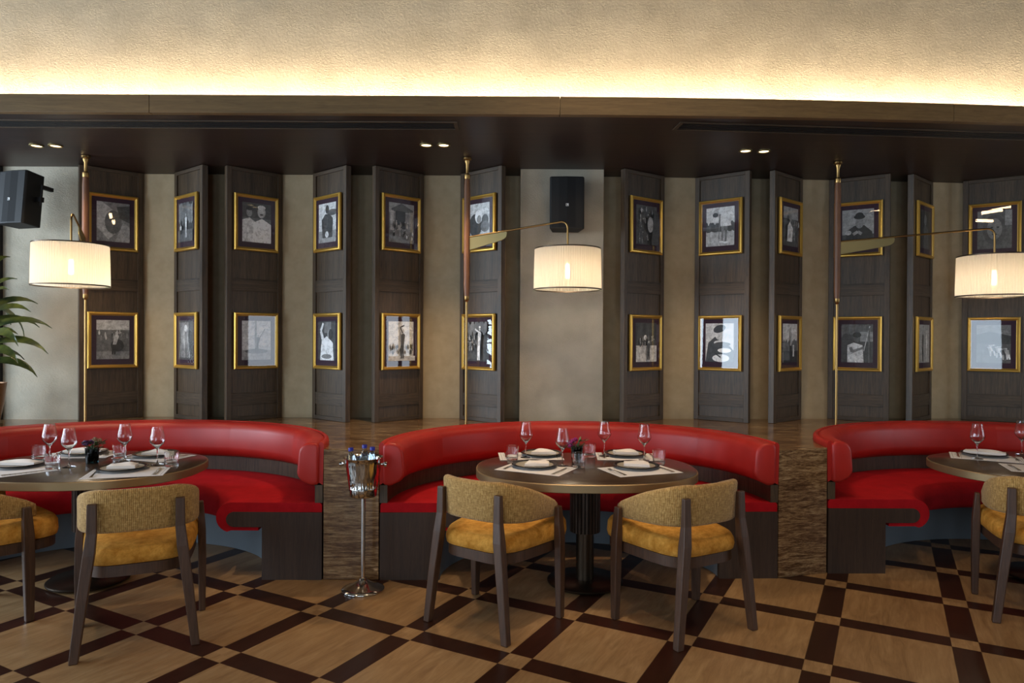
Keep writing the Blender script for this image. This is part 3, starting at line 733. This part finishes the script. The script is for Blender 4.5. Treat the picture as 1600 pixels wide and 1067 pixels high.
# ------------------------------------------------------------------ table settings
def curved_sheet(w, h, z=.0006, curl=0):
    mb = MB(); n = 8
    top = [[((i / n - .5) * w, (j / n - .5) * h, z) for j in range(n + 1)] for i in range(n + 1)]
    return MB().box((-w / 2, -h / 2, 0), (w / 2, h / 2, z))
def make_placemat():
    W, H = .43, .30
    t = thing('placemat', '', 'placemat')
    MB().box((-W / 2, -H / 2, 0), (W / 2, H / 2, .0010)).build('sheet', M['paper'], t)
    mb = MB()
    for x in (-.203, -.190, -.176): mb.box((x, -.13, .0010), (x + .0016, .13, .0013))
    for x in (.150, .198): mb.box((x, -.13, .0010), (x + .0016, .13, .0013))
    r = random.Random(3)
    for k in range(9):
        y = -.11 + k * .026; mb.box((.157, y, .0010), (.157 + .02 + .016 * r.random(), y + .0022, .0013))
    mb.build('printed_lines', M['ink'], t)
    return t
def make_plate():
    t = thing('plate', '', 'plate')
    MB().lathe([(.001, .003), (.075, .003), (.08, .0), (.088, .0), (.095, .006), (.136, .016), (.136, .019), (.10, .011), (.001, .009)], 48).build('dish', M['plate'], t, smooth=True, angle=60)
    MB().lathe([(.122, .0105), (.143, .0165), (.1455, .0190), (.143, .0215), (.131, .0205), (.119, .0165)], 48, caps=False, loop=True).build('rim', M['plate_rim'], t, smooth=True, angle=70)
    return t
def napkin(kind):
    mb = MB(); n = 12; r = random.Random(kind)
    if kind == 0: q = [(-.075, -.05), (.08, -.06), (.10, .02), (-.02, .075)]
    elif kind == 1: q = [(-.075, -.045), (.085, -.05), (.075, .055), (-.08, .05)]
    elif kind == 2: q = [(-.13, -.03), (.12, -.05), (.13, .03), (-.11, .055)]
    else: q = [(-.085, -.03), (.09, -.055), (.06, .05), (-.03, .06)]
    P = lambda u, v: ((1 - u) * (1 - v) * Vector(q[0]) + u * (1 - v) * Vector(q[1]) + u * v * Vector(q[2]) + (1 - u) * v * Vector(q[3]))
    lay = []
    for (zz, sh) in ((0, 1.0), (.0085, .98)):
        top, bot = [], []
        for i in range(n + 1):
            a, b_ = [], []
            for j in range(n + 1):
                u, v = i / n, j / n; p = P(.5 + (u - .5) * sh, .5 + (v - .5) * sh)
                dome = (1 - (2 * u - 1) ** 4) * (1 - (2 * v - 1) ** 4)
                z = zz + .008 * dome + .006 * math.sin(5 * u + 4 * v + kind) * dome
                a.append((p.x, p.y, z + .0095)); b_.append((p.x, p.y, zz * .9 + .001))
            top.append(a); bot.append(b_)
        o = len(mb.v); vs = [p for r_ in top for p in r_] + [p for r_ in bot for p in r_]; m = (n + 1) ** 2; fs = []
        for i in range(n):
            for j in range(n):
                a = i * (n + 1) + j; fs.append((a, a + 1, a + n + 2, a + n + 1)); fs.append((m + a, m + a + n + 1, m + a + n + 2, m + a + 1))
        edge = [i * (n + 1) for i in range(n + 1)] + [n * (n + 1) + j for j in range(1, n + 1)] + [i * (n + 1) + n for i in range(n - 1, -1, -1)] + [j for j in range(n - 1, 0, -1)]
        for a, b_ in zip(edge, edge[1:] + edge[:1]): fs.append((a, b_, b_ + m, a + m))
        mb.add(vs, fs)
    return mb.build('folded_napkin', M['linen'], None, smooth=True, angle=55)
def make_fork():
    mb = MB()
    def strip(pts, w, zt=.0022):
        rr = []
        for (x, y, z), a in zip(pts, w): rr.append([(x - a, y, z), (x + a, y, z), (x + a, y, z + zt), (x - a, y, z + zt)])
        mb.rings(rr)
    strip([(0, -.10, .001), (0, -.06, .003), (0, .02, .007), (0, .04, .006), (0, .055, .002)], (.009, .0065, .003, .006, .012))
    for x in (-.0095, -.0032, .0032, .0095): strip([(x, .054, .002), (x, .075, .002), (x, .098, .006)], (.0022, .002, .0012))
    return mb.build('fork', M['steel'], None, smooth=True)
def make_knife():
    mb = MB(); rr = []
    for y, a, b in ((-.11, -.008, .008), (-.07, -.007, .007), (-.01, -.005, .005), (0, -.006, .008), (.06, -.006, .010), (.10, -.006, .006), (.112, -.006, -.003)):
        rr.append([(a, y, .001), (b, y, .001), (b, y, .0035), (a, y, .0035)])
    return mb.rings(rr).build('knife', M['steel'], None)
def make_wineglass():
    out = [(.001, .0), (.036, .0), (.037, .0012), (.034, .003), (.012, .006), (.0045, .012), (.0038, .03), (.0038, .085), (.006, .098), (.018, .112), (.036, .132), (.0455, .150), (.0455, .156),
           (.042, .178), (.036, .205), (.0305, .234), (.0300, .240), (.0292, .240)]
    inn = [(.0298, .234), (.0352, .205), (.0412, .178), (.0446, .156), (.0444, .151), (.035, .1335), (.0175, .1145), (.006, .105), (.001, .1035)]
    return MB().lathe(out + inn, 36).build('wine_glass', M['glass'], None, smooth=True, angle=60)
def make_tumbler():
    mb = MB(); n = 72; rings = []
    prof = [(.001, 0, 0), (.036, 0, 0), (.0385, .003, 0), (.0395, .01, 1), (.0405, .05, 1), (.0415, .056, 0), (.042, .09, 0), (.0412, .0905, 0), (.0398, .09, 0), (.0385, .05, 0), (.036, .016, 0), (.033, .013, 0), (.001, .012, 0)]
    for r, z, fl in prof:
        rings.append([((r - (.0022 * (1 - abs(math.sin(12 * 2 * PI * j / n / 2 * 2))) if fl else 0)) * math.cos(2 * PI * j / n), (r - (.0022 * (1 - abs(math.sin(12 * 2 * PI * j / n))) if fl else 0)) * math.sin(2 * PI * j / n), z) for j in range(n)])
    return mb.rings(rings).build('tumbler', M['glass'], None, smooth=True, angle=40)
placemat0 = make_placemat(); plate0 = make_plate(); fork0 = make_fork(); knife0 = make_knife(); wine0 = make_wineglass(); tum0 = make_tumbler()
naps = [napkin(k) for k in range(4)]
for o, c in ((fork0, 'fork'), (knife0, 'knife'), (wine0, 'wine glass'), (tum0, 'tumbler')) + tuple((x, 'napkin') for x in naps): tag(o, '', c)
used = set()
def place(proto, loc, rz, label, group):
    if proto.name in used: o = dup(proto, loc, rz)
    else: used.add(proto.name); o = proto; o.location = loc; o.rotation_euler = (0, 0, rz)
    o['label'] = label; o['group'] = group; return o
TN = ('left', 'middle', 'right')
SEATS = {  # table: (place name, mat centre, plate centre, rotation deg (0 = diner towards -y), napkin kind, napkin rotation)
 0: [('front left', (-2.99, 4.20), (-3.05, 4.29), -40, 2, 5), ('back left', (-2.93, 4.74), (-2.93, 4.76), 186, 2, 10), ('back right', (-2.40, 4.66), (-2.41, 4.70), 160, 3, 15), ('front right', (-2.28, 4.115), (-2.36, 4.205), 17, 1, 12)],
 1: [('front left', (.155, 4.305), (.146, 4.37), -27, 0, 10), ('back left', (.13, 4.76), (.21, 4.80), 184, 3, 12), ('back right', (.80, 4.76), (.79, 4.81), 176, 1, 0), ('front right', (.79, 4.27), (.785, 4.36), 20, 1, -12)],
 2: [('back left', (3.29, 4.80), (3.33, 4.88), 150, 2, -30), ('front left', (3.36, 4.36), (3.44, 4.41), -22, 1, -14)],
}
for ti, ss in SEATS.items():
    for (nm, (mx, my), (px, py), deg, nk, nr) in ss:
        rz = math.radians(deg); tn = TN[ti]
        where = 'at the %s place of the %s table' % (nm, tn)
        place(placemat0, (mx, my, TZ), rz, 'white paper placemat with printed lines ' + where, 'paper placemats')
        place(plate0, (px, py, TZ + .0012), 0, 'grey plate with a black rim ' + where, 'black-rimmed plates')
        place(naps[nk], (px, py, TZ + .0125), math.radians(nr), 'folded white napkin on the plate ' + where, 'folded napkins')
        R = Matrix.Rotation(rz, 2)
        f = Vector((mx, my)) + R @ Vector((-.168, -.02)); k = Vector((mx, my)) + R @ Vector((.165, -.015))
        place(fork0, (f.x, f.y, TZ + .0014), rz + math.radians(3), 'steel fork ' + where, 'forks')
        place(knife0, (k.x, k.y, TZ + .0014), rz, 'steel knife ' + where, 'knives')
GL = {0: [((-2.98, 4.472), 'leftmost, behind the front left place'), ((-2.735, 4.285), 'beside the vase, before the left tumblers'), ((-2.516, 4.509), 'right of the flowers, behind front right plate'), ((-2.235, 4.375), 'rightmost on the left table')],
      1: [((.098, 4.70), 'leftmost on the middle table'), ((.324, 4.40), 'in front, left of the flowers'), ((.639, 4.77), 'behind, right of the flowers'), ((.885, 4.62), 'rightmost on the middle table')],
      2: [((3.185, 4.74), 'beside the long napkin on the right table'), ((3.63, 4.93), 'at the right edge of the picture')]}
for ti, L in GL.items():
    for (x, y), nm in L: place(wine0, (x, y, TZ + .0012), 0, 'clear stemmed wine glass %s' % nm if 'table' in nm or 'picture' in nm else 'stemmed wine glass on the %s table, %s' % (TN[ti], nm), 'wine glasses')
TU = {0: [((-3.10, 4.545), 'leftmost, behind the front left napkin'), ((-2.79, 4.215), 'in front of the second wine glass'), ((-2.60, 4.60), 'right of the vase, behind a wine glass'), ((-2.115, 4.315), 'rightmost, beside the rightmost wine glass')],
      1: [((.006, 4.62), 'leftmost'), ((.424, 4.36), 'in front of the flowers'), ((.535, 4.74), 'right behind the flowers'), ((.956, 4.49), 'rightmost')]}
for ti, L in TU.items():
    for (x, y), nm in L: place(tum0, (x, y, TZ + .0012), rnd.random(), 'cut-glass tumbler on the %s table, %s' % (TN[ti], nm), 'cut-glass tumblers')
def flower_vase(x, y, tn, cols, seed):
    r = random.Random(seed)
    v = thing('flower_vase', 'small dark glass vase in the centre of the %s table' % tn, 'vase', (x, y, TZ), 0, 'dark vases on the tables')
    MB().lathe([(.001, .0), (.034, .0), (.036, .004), (.041, .095), (.0385, .095), (.034, .014), (.001, .013)], 32).build('cup', M['tealglass'], v, smooth=True, angle=50)
    MB().lathe([(.001, .015), (.032, .015), (.0365, .075), (.001, .078)], 20).build('filling', M['soil'], v, smooth=True)
    b = thing('flower_bunch', 'bunch of %s in the vase on the %s table' % (cols[0], tn), 'flowers', (x, y, TZ + .08), 0, 'flower bunches')
    for (fx, fy, fz, R, mt) in cols[1]:
        mb = MB(); 
        for k in range(26):
            u = r.random() * 2 * PI; w_ = math.acos(1 - 1.5 * r.random()); d = Vector((math.sin(w_) * math.cos(u), math.sin(w_) * math.sin(u), math.cos(w_)))
            a = d.orthogonal().normalized(); c_ = d.cross(a); p = Vector((fx, fy, fz)) + d * R * .55; s = R * .42
            tip = p + d * R * .5
            mb.add([tuple(p - a * s), tuple(p - c_ * s * .8 + d * s * .3), tuple(tip + a * s * .2), tuple(p + a * s), tuple(p + c_ * s * .8 + d * s * .3), tuple(p - d * s * .4)], [(0, 1, 2, 4), (1, 3, 2), (3, 4, 2), (0, 5, 1), (1, 5, 3), (3, 5, 4), (4, 5, 0)])
        mb.tube([(fx * .4, fy * .4, -.03), (fx, fy, fz - R * .3)], .0018, 6)
        mb.build('blossom', mt, b)
    mb = MB()
    for k in range(34):
        a = r.random() * 2 * PI; R = .02 + .035 * r.random(); z = .0 + .055 * r.random(); l = .028 + .015 * r.random(); wd = .008
        p = Vector((R * math.cos(a), R * math.sin(a), z)); d = Vector((math.cos(a), math.sin(a), .8 * r.random())).normalized(); s = d.cross(Vector((0, 0, 1))).normalized(); up = Vector((0, 0, .004))
        mb.add([tuple(p - d * .01), tuple(p + d * l * .5 + s * wd), tuple(p + d * l), tuple(p + d * l * .5 - s * wd), tuple(p + d * l * .5 - up)], [(0, 1, 4), (1, 2, 4), (2, 3, 4), (3, 0, 4), (0, 3, 2, 1)])
        mb.tube([(0, 0, -.04), tuple(p - d * .01)], .001, 5)
    mb.build('leaves', M['leaf_small'], b)
flower_vase(-2.674, 4.42, 'left', ('purple and dusty beige flowers', [(-.035, -.01, .045, .024, M['purple']), (-.015, .02, .05, .022, M['purple']), (.045, .0, .062, .019, M['beige']), (.025, -.015, .072, .017, M['beige']), (.065, .01, .045, .016, M['beige'])]), 4)
flower_vase(.435, 4.60, 'middle', ('magenta flowers and green leaves', [(-.032, -.01, .045, .022, M['magenta']), (-.045, -.005, .02, .019, M['magenta']), (-.01, .0, .058, .017, M['magenta'])]), 9)
flower_vase(3.60, 4.76, 'right', ('dark purple flowers', [(-.035, -.01, .04, .022, M['purple']), (.01, -.01, .055, .022, M['purple'])]), 5)

# ------------------------------------------------------------------ bucket stand, bucket, bottles
BX, BY = -.905, 4.24
t = thing('bucket_stand', 'polished steel floor stand carrying the ice bucket before the left stone pier', 'stand', (BX, BY, 0))
MB().lathe([(.001, .0), (.128, .0), (.131, .006), (.128, .012), (.10, .022), (.06, .040), (.03, .058), (.022, .066), (.022, .074), (.012, .080), (.001, .080)], 48).build('base', M['chrome'], t, smooth=True, angle=60)
MB().lathe([(.0125, .075), (.0125, .560), (.04, .570), (.04, .575), (.001, .575)], 24).build('pole', M['chrome'], t, smooth=True, angle=40)
t = thing('ice_bucket', 'polished steel ice bucket with slanting ribs, on the floor stand', 'bucket', (BX, BY, .576))
mb = MB(); n = 96; rings = []
for r, z, rb in [(.001, .0, 0), (.078, .0, 0), (.082, .004, 0), (.084, .045, 0), (.0875, .047, 0), (.0875, .052, 0), (.085, .054, 1), (.092, .10, 1), (.099, .15, 1), (.105, .195, 1), (.108, .215, 0), (.112, .228, 0), (.119, .236, 0), (.119, .239, 0), (.112, .236, 0), (.104, .222, 0), (.080, .054, 0), (.001, .010, 0)]:
    rings.append([((r + rb * .0026 * math.sin(24 * (2 * PI * j / n + z * 7.0))) * math.cos(2 * PI * j / n), (r + rb * .0026 * math.sin(24 * (2 * PI * j / n + z * 7.0))) * math.sin(2 * PI * j / n), z) for j in range(n)])
mb.rings(rings).build('body', M['chrome'], t, smooth=True, angle=50)
for s in (-1, 1): MB().lathe([(.001, .0), (.007, .002), (.006, .012), (.013, .018), (.017, .028), (.014, .038), (.001, .042)], 20).build('knob_handle', M['chrome'], t, smooth=True).matrix_local = Matrix.Translation((s * .107, 0, .195)) @ Matrix.Rotation(s * PI / 2, 4, 'Y')
b0 = None
for (x, y, z, rx, lab) in ((-.052, -.02, .026, -.08, 'left of the three clear water bottles with blue caps in the ice bucket'), (-.002, .04, .034, 0.0, 'middle of the three clear water bottles with blue caps in the ice bucket'), (.045, -.015, .030, .05, 'right of the three clear water bottles with blue caps in the ice bucket')):
    if b0 is None:
        b0 = thing('water_bottle', lab, 'bottle', (BX + x, BY + y, .541), 0, 'water bottles in the ice bucket')
        MB().lathe([(.001, 0), (.026, 0), (.030, .005), (.030, .175), (.029, .19), (.022, .222), (.0135, .24), (.0125, .252), (.0125, .262), (.001, .262)], 28).build('body', M['bottle_glass'], b0, smooth=True, angle=60)
        MB().lathe([(.001, .252), (.0155, .252), (.0155, .270), (.0145, .272), (.001, .272)], 20).build('cap', M['cap'], b0, smooth=True, angle=40)
        o = b0
    else: o = dup(b0, (BX + x, BY + y, .541), 0, lab)
    o.location.z = .590 + z - .008; o.scale = (1, 1, .98); o.rotation_euler = (0, rx, 0)

# ------------------------------------------------------------------ swing-arm lamps
def lamp(base, shade_xy, zr, zt, sb, label, vane):
    px, py = base
    t = thing('pole_lamp', label, 'lamp', (px, py, LZ), 0, 'brass swing-arm pole lamps')
    H = CZ - LZ
    MB().lathe([(.012, .0), (.03, .002), (.03, .008), (.010, .012), (.0095, .02), (.0095, 1.0), (.014, 1.005), (.020, 1.02), (.020, 1.045)], 20).build('lower_rod', M['brass'], t, smooth=True, angle=40)
    MB().lathe([(.020, 1.045), (.025, 1.12), (.026, 1.5), (.025, 1.9), (.021, 1.975)], 10).build('grip', M['tan'], t, smooth=True, angle=60)
    MB().lathe([(.022, 1.975), (.024, 1.98), (.024, 2.01), (.012, 2.02), (.012, H - .06), (.022, H - .035), (.022, H - .025), (.034, H - .018), (.034, H - .004), (.001, H - .002)], 20).build('upper_rod', M['brass'], t, smooth=True, angle=40)
    sx, sy = shade_xy; d = Vector((sx - px, sy - py, 0)); L = d.length; u = d.normalized()
    z0, z1 = zr - LZ, zt - LZ
    pts = [Vector((0, 0, z0)), Vector((0, 0, z0)) + u * (L - .05) + Vector((0, 0, z1 - z0))]
    for k in range(1, 6):
        a = k / 5 * PI / 2; pts.append(Vector((0, 0, z1)) + u * (L - .05 + .05 * math.sin(a)) + Vector((0, 0, -.05 * (1 - math.cos(a)))))
    top = sb + .31 - LZ
    pts.append(Vector((u.x * L, u.y * L, top + .002)))
    MB().tube([tuple(p) for p in pts], .0075, 12).build('arm', M['brass'], t, smooth=True, angle=60)
    # flat blade under the root of the arm
    side = u.cross(Vector((0, 0, 1))); n = 14; ring_a, ring_b = [], []
    slope = (z1 - z0) / (L - .05); out = [(0.02, 0), (vane, 0)]
    outl = [(.022, -.004), (vane * .985, -.004), (vane, -.018), (vane * .985, -.045), (vane * .93, -.062), (vane * .8, -.072), (.022, -.105)]
    vs = []
    for s_ in (-.004, .004):
        for r_, dz in outl: p = u * r_ + side * s_; vs.append((p.x, p.y, z0 + slope * r_ + dz))
    k = len(outl)
    MB().add(vs, [tuple(range(k)), tuple(reversed(range(k, 2 * k)))] + [(i, (i + 1) % k, k + (i + 1) % k, k + i) for i in range(k)]).build('blade', M['brass_dull'], t, bevel=.001)
    # shade
    s0 = sb - LZ; c = (u.x * L, u.y * L, 0); n = 180
    def ring(r, z, amp=.0032): return [(c[0] + (r + amp * (j % 2)) * math.cos(2 * PI * j / n), c[1] + (r + amp * (j % 2)) * math.sin(2 * PI * j / n), z) for j in range(n)]
    sh = MB().rings([ring(.253, s0), ring(.251, s0 + .1), ring(.249, s0 + .2), ring(.246, s0 + .31)], True, False)
    sh = sh.build('lamp_shade', M['shade'], t)
    for rr_, z in ((.2568, s0), (.2495, s0 + .306)): MB().lathe([(rr_ - .0045, z - .003), (rr_ + .001, z - .003), (rr_ + .001, z + .006), (rr_ - .0045, z + .006)], 96, (c[0], c[1], 0), caps=False, loop=True).build('shade_trim', M['bronze'], t, smooth=True, angle=40)
    mb = MB()
    for k in range(3):
        a = 2 * PI * k / 3 + .5; mb.tube([(c[0], c[1], s0 + .30), (c[0] + .247 * math.cos(a), c[1] + .247 * math.sin(a), s0 + .303)], .0025, 6)
    mb.tube([(c[0], c[1], s0 + .31), (c[0], c[1], s0 + .20)], .014, 14)
    mb.build('holder', M['brass'], t, smooth=True)
    MB().lathe([(.001, .20), (.012, .20), (.017, .185), (.018, .10), (.014, .088), (.001, .085)], 18, (c[0], c[1], s0)).build('bulb', M['bulb'], t, smooth=True)
    l = bpy.data.lights.new('lamp_light', 'POINT'); l.energy = 2.7; l.color = (1, .83, .62); l.shadow_soft_size = .03
    lo = bpy.data.objects.new('lamp_light', l); C.objects.link(lo); lo.location = (px + c[0], py + c[1], sb + .055)
    return t
lamp((-3.40, 5.53), (-3.28, 5.16), 2.31, 2.455, 1.915, 'brass pole lamp with cream drum shade at the left, before the plaster pillar', .20)
lamp((-.363, 5.53), (.417, 5.25), 2.345, 2.43, 1.912, 'brass pole lamp in the middle, shade hanging before the central plaster pillar', .34)
lamp((2.62, 5.60), (3.70, 5.33), 2.335, 2.405, 1.885, 'brass pole lamp at the right, shade cut by the picture edge', .42)

# ------------------------------------------------------------------ speakers
def speaker(loc, rz, tilt, label, bracket_side):
    t = thing('wall_speaker', label, 'speaker', loc, rz, 'black wall speakers'); t.rotation_euler = (tilt, 0, rz)
    W, H, D = .285, .43, .17
    q = [(-W / 2, -.0), (-W / 2 + .012, -.014), (0, -.024), (W / 2 - .012, -.014), (W / 2, 0), (W / 2 - .03, D), (-W / 2 + .03, D)]
    MB().prism(q, -H / 2, H / 2).build('cabinet', M['black'], t, bevel=.008)
    g = [(-W / 2 + .012, -.012), (0, -.0262), (W / 2 - .012, -.012), (W / 2 - .014, -.004), (-W / 2 + .014, -.004)]
    MB().prism(g, -H / 2 + .012, H / 2 - .012).build('grille', M['grille'], t)
    mb = MB(); mb.box((-.011, -.0282, -.032), (.011, -.0255, -.010)); mb.build('badge', M['white'], t)
    mb = MB(); mb.box((-.0075, -.0292, -.030), (-.003, -.0282, -.013)); mb.box((-.003, -.0292, -.030), (.006, -.0282, -.026)); mb.build('badge_letter', M['black'], t)
    mb = MB()
    if bracket_side: mb.box((W / 2 - .03, D - .08, -.02), (W / 2 + .045, D - .05, .02)); mb.tube([(W / 2 + .03, D - .065, -.05), (W / 2 + .03, D - .065, .12)], .008, 8); mb.box((W / 2 + .01, D - .06, .09), (W / 2 + .04, D + .03, .12))
    else: mb.box((-.03, D - .005, -.08), (.03, D + .04, .08))
    mb.build('bracket', M['black'], t)
    return t
speaker((.445, 5.69, 2.655), 0, math.radians(-1.5), 'black wall speaker on the middle plaster pillar, above the lampshade', False)
speaker((-4.00, 5.55, 2.65), math.radians(-16), math.radians(-5), 'black wall speaker at the left edge, angled on a bracket', True)

# ------------------------------------------------------------------ ceiling fittings
d0 = None
names = ['leftmost downlight, above the left lampshade', 'second downlight from the left, above the left lamp pole', 'left one of the middle pair of downlights', 'right one of the middle pair of downlights',
         'left one of the right-hand pair of downlights', 'rightmost of the six small downlights']
for i, (x, y) in enumerate(((-3.593, 5.24), (-3.45, 5.24), (-.645, 5.167), (-.515, 5.165), (1.767, 5.28), (1.91, 5.29))):
    lab = 'small round ' + names[i].replace('leftmost downlight', 'downlight, leftmost of all') if i == 0 else 'small round downlight: ' + names[i]
    if d0 is None:
        d0 = thing('downlight', lab, 'downlight', (x, y, CZ - .004), 0, 'recessed soffit downlights')
        MB().lathe([(.036, .0035), (.050, .0035), (.050, -.003), (.043, -.006), (.036, -.002)], 32, caps=False, loop=True).build('trim_ring', M['brass_dull'], d0, smooth=True)
        MB().lathe([(.001, .003), (.036, .003), (.036, .0005), (.001, .0005)], 28).build('lens', M['down_lens'], d0)
        o = d0
    else: o = dup(d0, (x, y, CZ - .004), 0, lab)
    if i != 0: pass
    spot('downlight_beam', (x, y, CZ - .02), (x, y + .12, 0), (17, 17, 34, 34, 18, 18)[i], WARM, 86, .7, .03)
def vent(x0, x1, y, label):
    t = thing('ceiling_vent', label, 'vent', ((x0 + x1) / 2, y, CZ), 0)
    L = (x1 - x0) / 2; sl = (ybeam(x1) - ybeam(x0)) / (x1 - x0) if x1 > 3 else 0
    t.rotation_euler = (0, 0, math.atan(sl))
    mb = MB(); mb.box((-L, -.085, -.007), (L, -.072, -.0005)); mb.box((-L, .072, -.007), (L, .085, -.0005)); mb.box((-L, -.072, -.007), (-L + .025, .072, -.0005)); mb.box((L - .025, -.072, -.007), (L, .072, -.0005)); mb.build('frame', M['oak_rail'], t)
    MB().box((-L + .02, -.072, -.002), (L - .02, .072, -.0005)).build('slot', M['vent'], t)
    for yy in (-.036, .0, .036): MB().box((-L + .02, yy - .002, -.005), (L - .02, yy + .002, -.002)).build('slat', M['black'], t)
vent(-4.6, -.372, 4.695, 'long dark air slot in the soffit at the left')
vent(1.09, 5.3, 4.84, 'long dark air slot in the soffit at the right')

# ------------------------------------------------------------------ chandelier above the frame (seen in the picture glass)
t = thing('chandelier', 'tube chandelier hanging from the high ceiling in front of the soffit', 'chandelier', (1.3, 2.3, 0))
mb = MB(); mb.tube([(0, 0, 5.0), (0, 0, 3.45)], .012, 10); mb.lathe([(.001, 3.42), (.07, 3.42), (.07, 3.47), (.001, 3.47)], 24)
for k in range(10):
    a = 2 * PI * k / 10; mb.tube([(.05 * math.cos(a), .05 * math.sin(a), 3.445), (.6 * math.cos(a), .6 * math.sin(a), 3.35 + .12 * (k % 2))], .007, 8)
mb.build('hub', M['brass'], t, smooth=True)
for k in range(10):
    a = 2 * PI * k / 10; u = Vector((math.cos(a), math.sin(a), 0)); z = 3.35 + .12 * (k % 2)
    MB().tube([tuple(u * .60 + Vector((0, 0, z))), tuple(u * .86 + Vector((0, 0, z)))], .022, 12).build('tube_bulb', M['tube'], t, smooth=True)

# ------------------------------------------------------------------ plant
t = thing('potted_plant', 'leafy green potted plant in a copper pot on the ledge, left edge', 'plant', (-4.19, 5.50, LZ))
MB().lathe([(.001, 0), (.10, 0), (.105, .006), (.135, .18), (.152, .33), (.156, .335), (.148, .335), (.14, .29), (.001, .285)], 36).build('pot', M['copper_pot'], t, smooth=True, angle=50)
mb = MB()
mb.tube([(0, 0, .28), (.01, 0, .6), (-.01, 0, .9), (0, 0, 1.2)], [.014, .012, .01, .006], 8).build('stem', M['soil'], t, smooth=True)
mb = MB(); r = random.Random(5)
spec = [(1.00, 8, .32, 1.15), (.95, -20, .34, .95), (.90, 25, .40, .75), (.84, -5, .44, .7), (.74, 15, .52, .62), (.70, -25, .50, .4), (.62, 0, .56, .45), (.50, 10, .44, .25), (.48, -40, .36, .2), (.80, 35, .40, .5), (.66, -12, .36, .75),
        (1.18, 60, .28, 1.3), (1.18, 140, .3, 1.2), (.42, 20, .28, -.8), (.95, -50, .3, .5), (.6, -15, .4, .25)]
for k in range(22): spec.append((.45 + .75 * r.random(), 50 + 260 * r.random(), .3 + .15 * r.random(), 1.0 * r.random() - .2))
for (z, az, L, el) in spec:
    a = math.radians(az); u = Vector((math.cos(a), math.sin(a), 0)); sd = Vector((-math.sin(a), math.cos(a), 0)); n = 9; rr = []
    p = Vector((0, 0, z)); ang = el
    for i in range(n + 1):
        q = i / n; wd = .040 * math.sin(PI * min(1, q * .9 + .08)) ** .7 * (1 - q ** 4) + .0012
        up = Vector((-math.sin(ang) * u.x, -math.sin(ang) * u.y, math.cos(ang)))
        tw = .75 if math.sin(a) > -.85 else -.3
        sv = sd * math.cos(tw) + up * math.sin(tw); uv_ = up * math.cos(tw) - sd * math.sin(tw)
        rr.append([tuple(p - sv * wd), tuple(p - uv_ * .007), tuple(p + sv * wd), tuple(p - uv_ * .004)])
        p = p + (u * math.cos(ang) + Vector((0, 0, math.sin(ang)))) * L / n; ang -= .11 * (1 + q)
    mb.rings(rr)
mb.build('foliage', M['leaf'], t, smooth=True, angle=60)
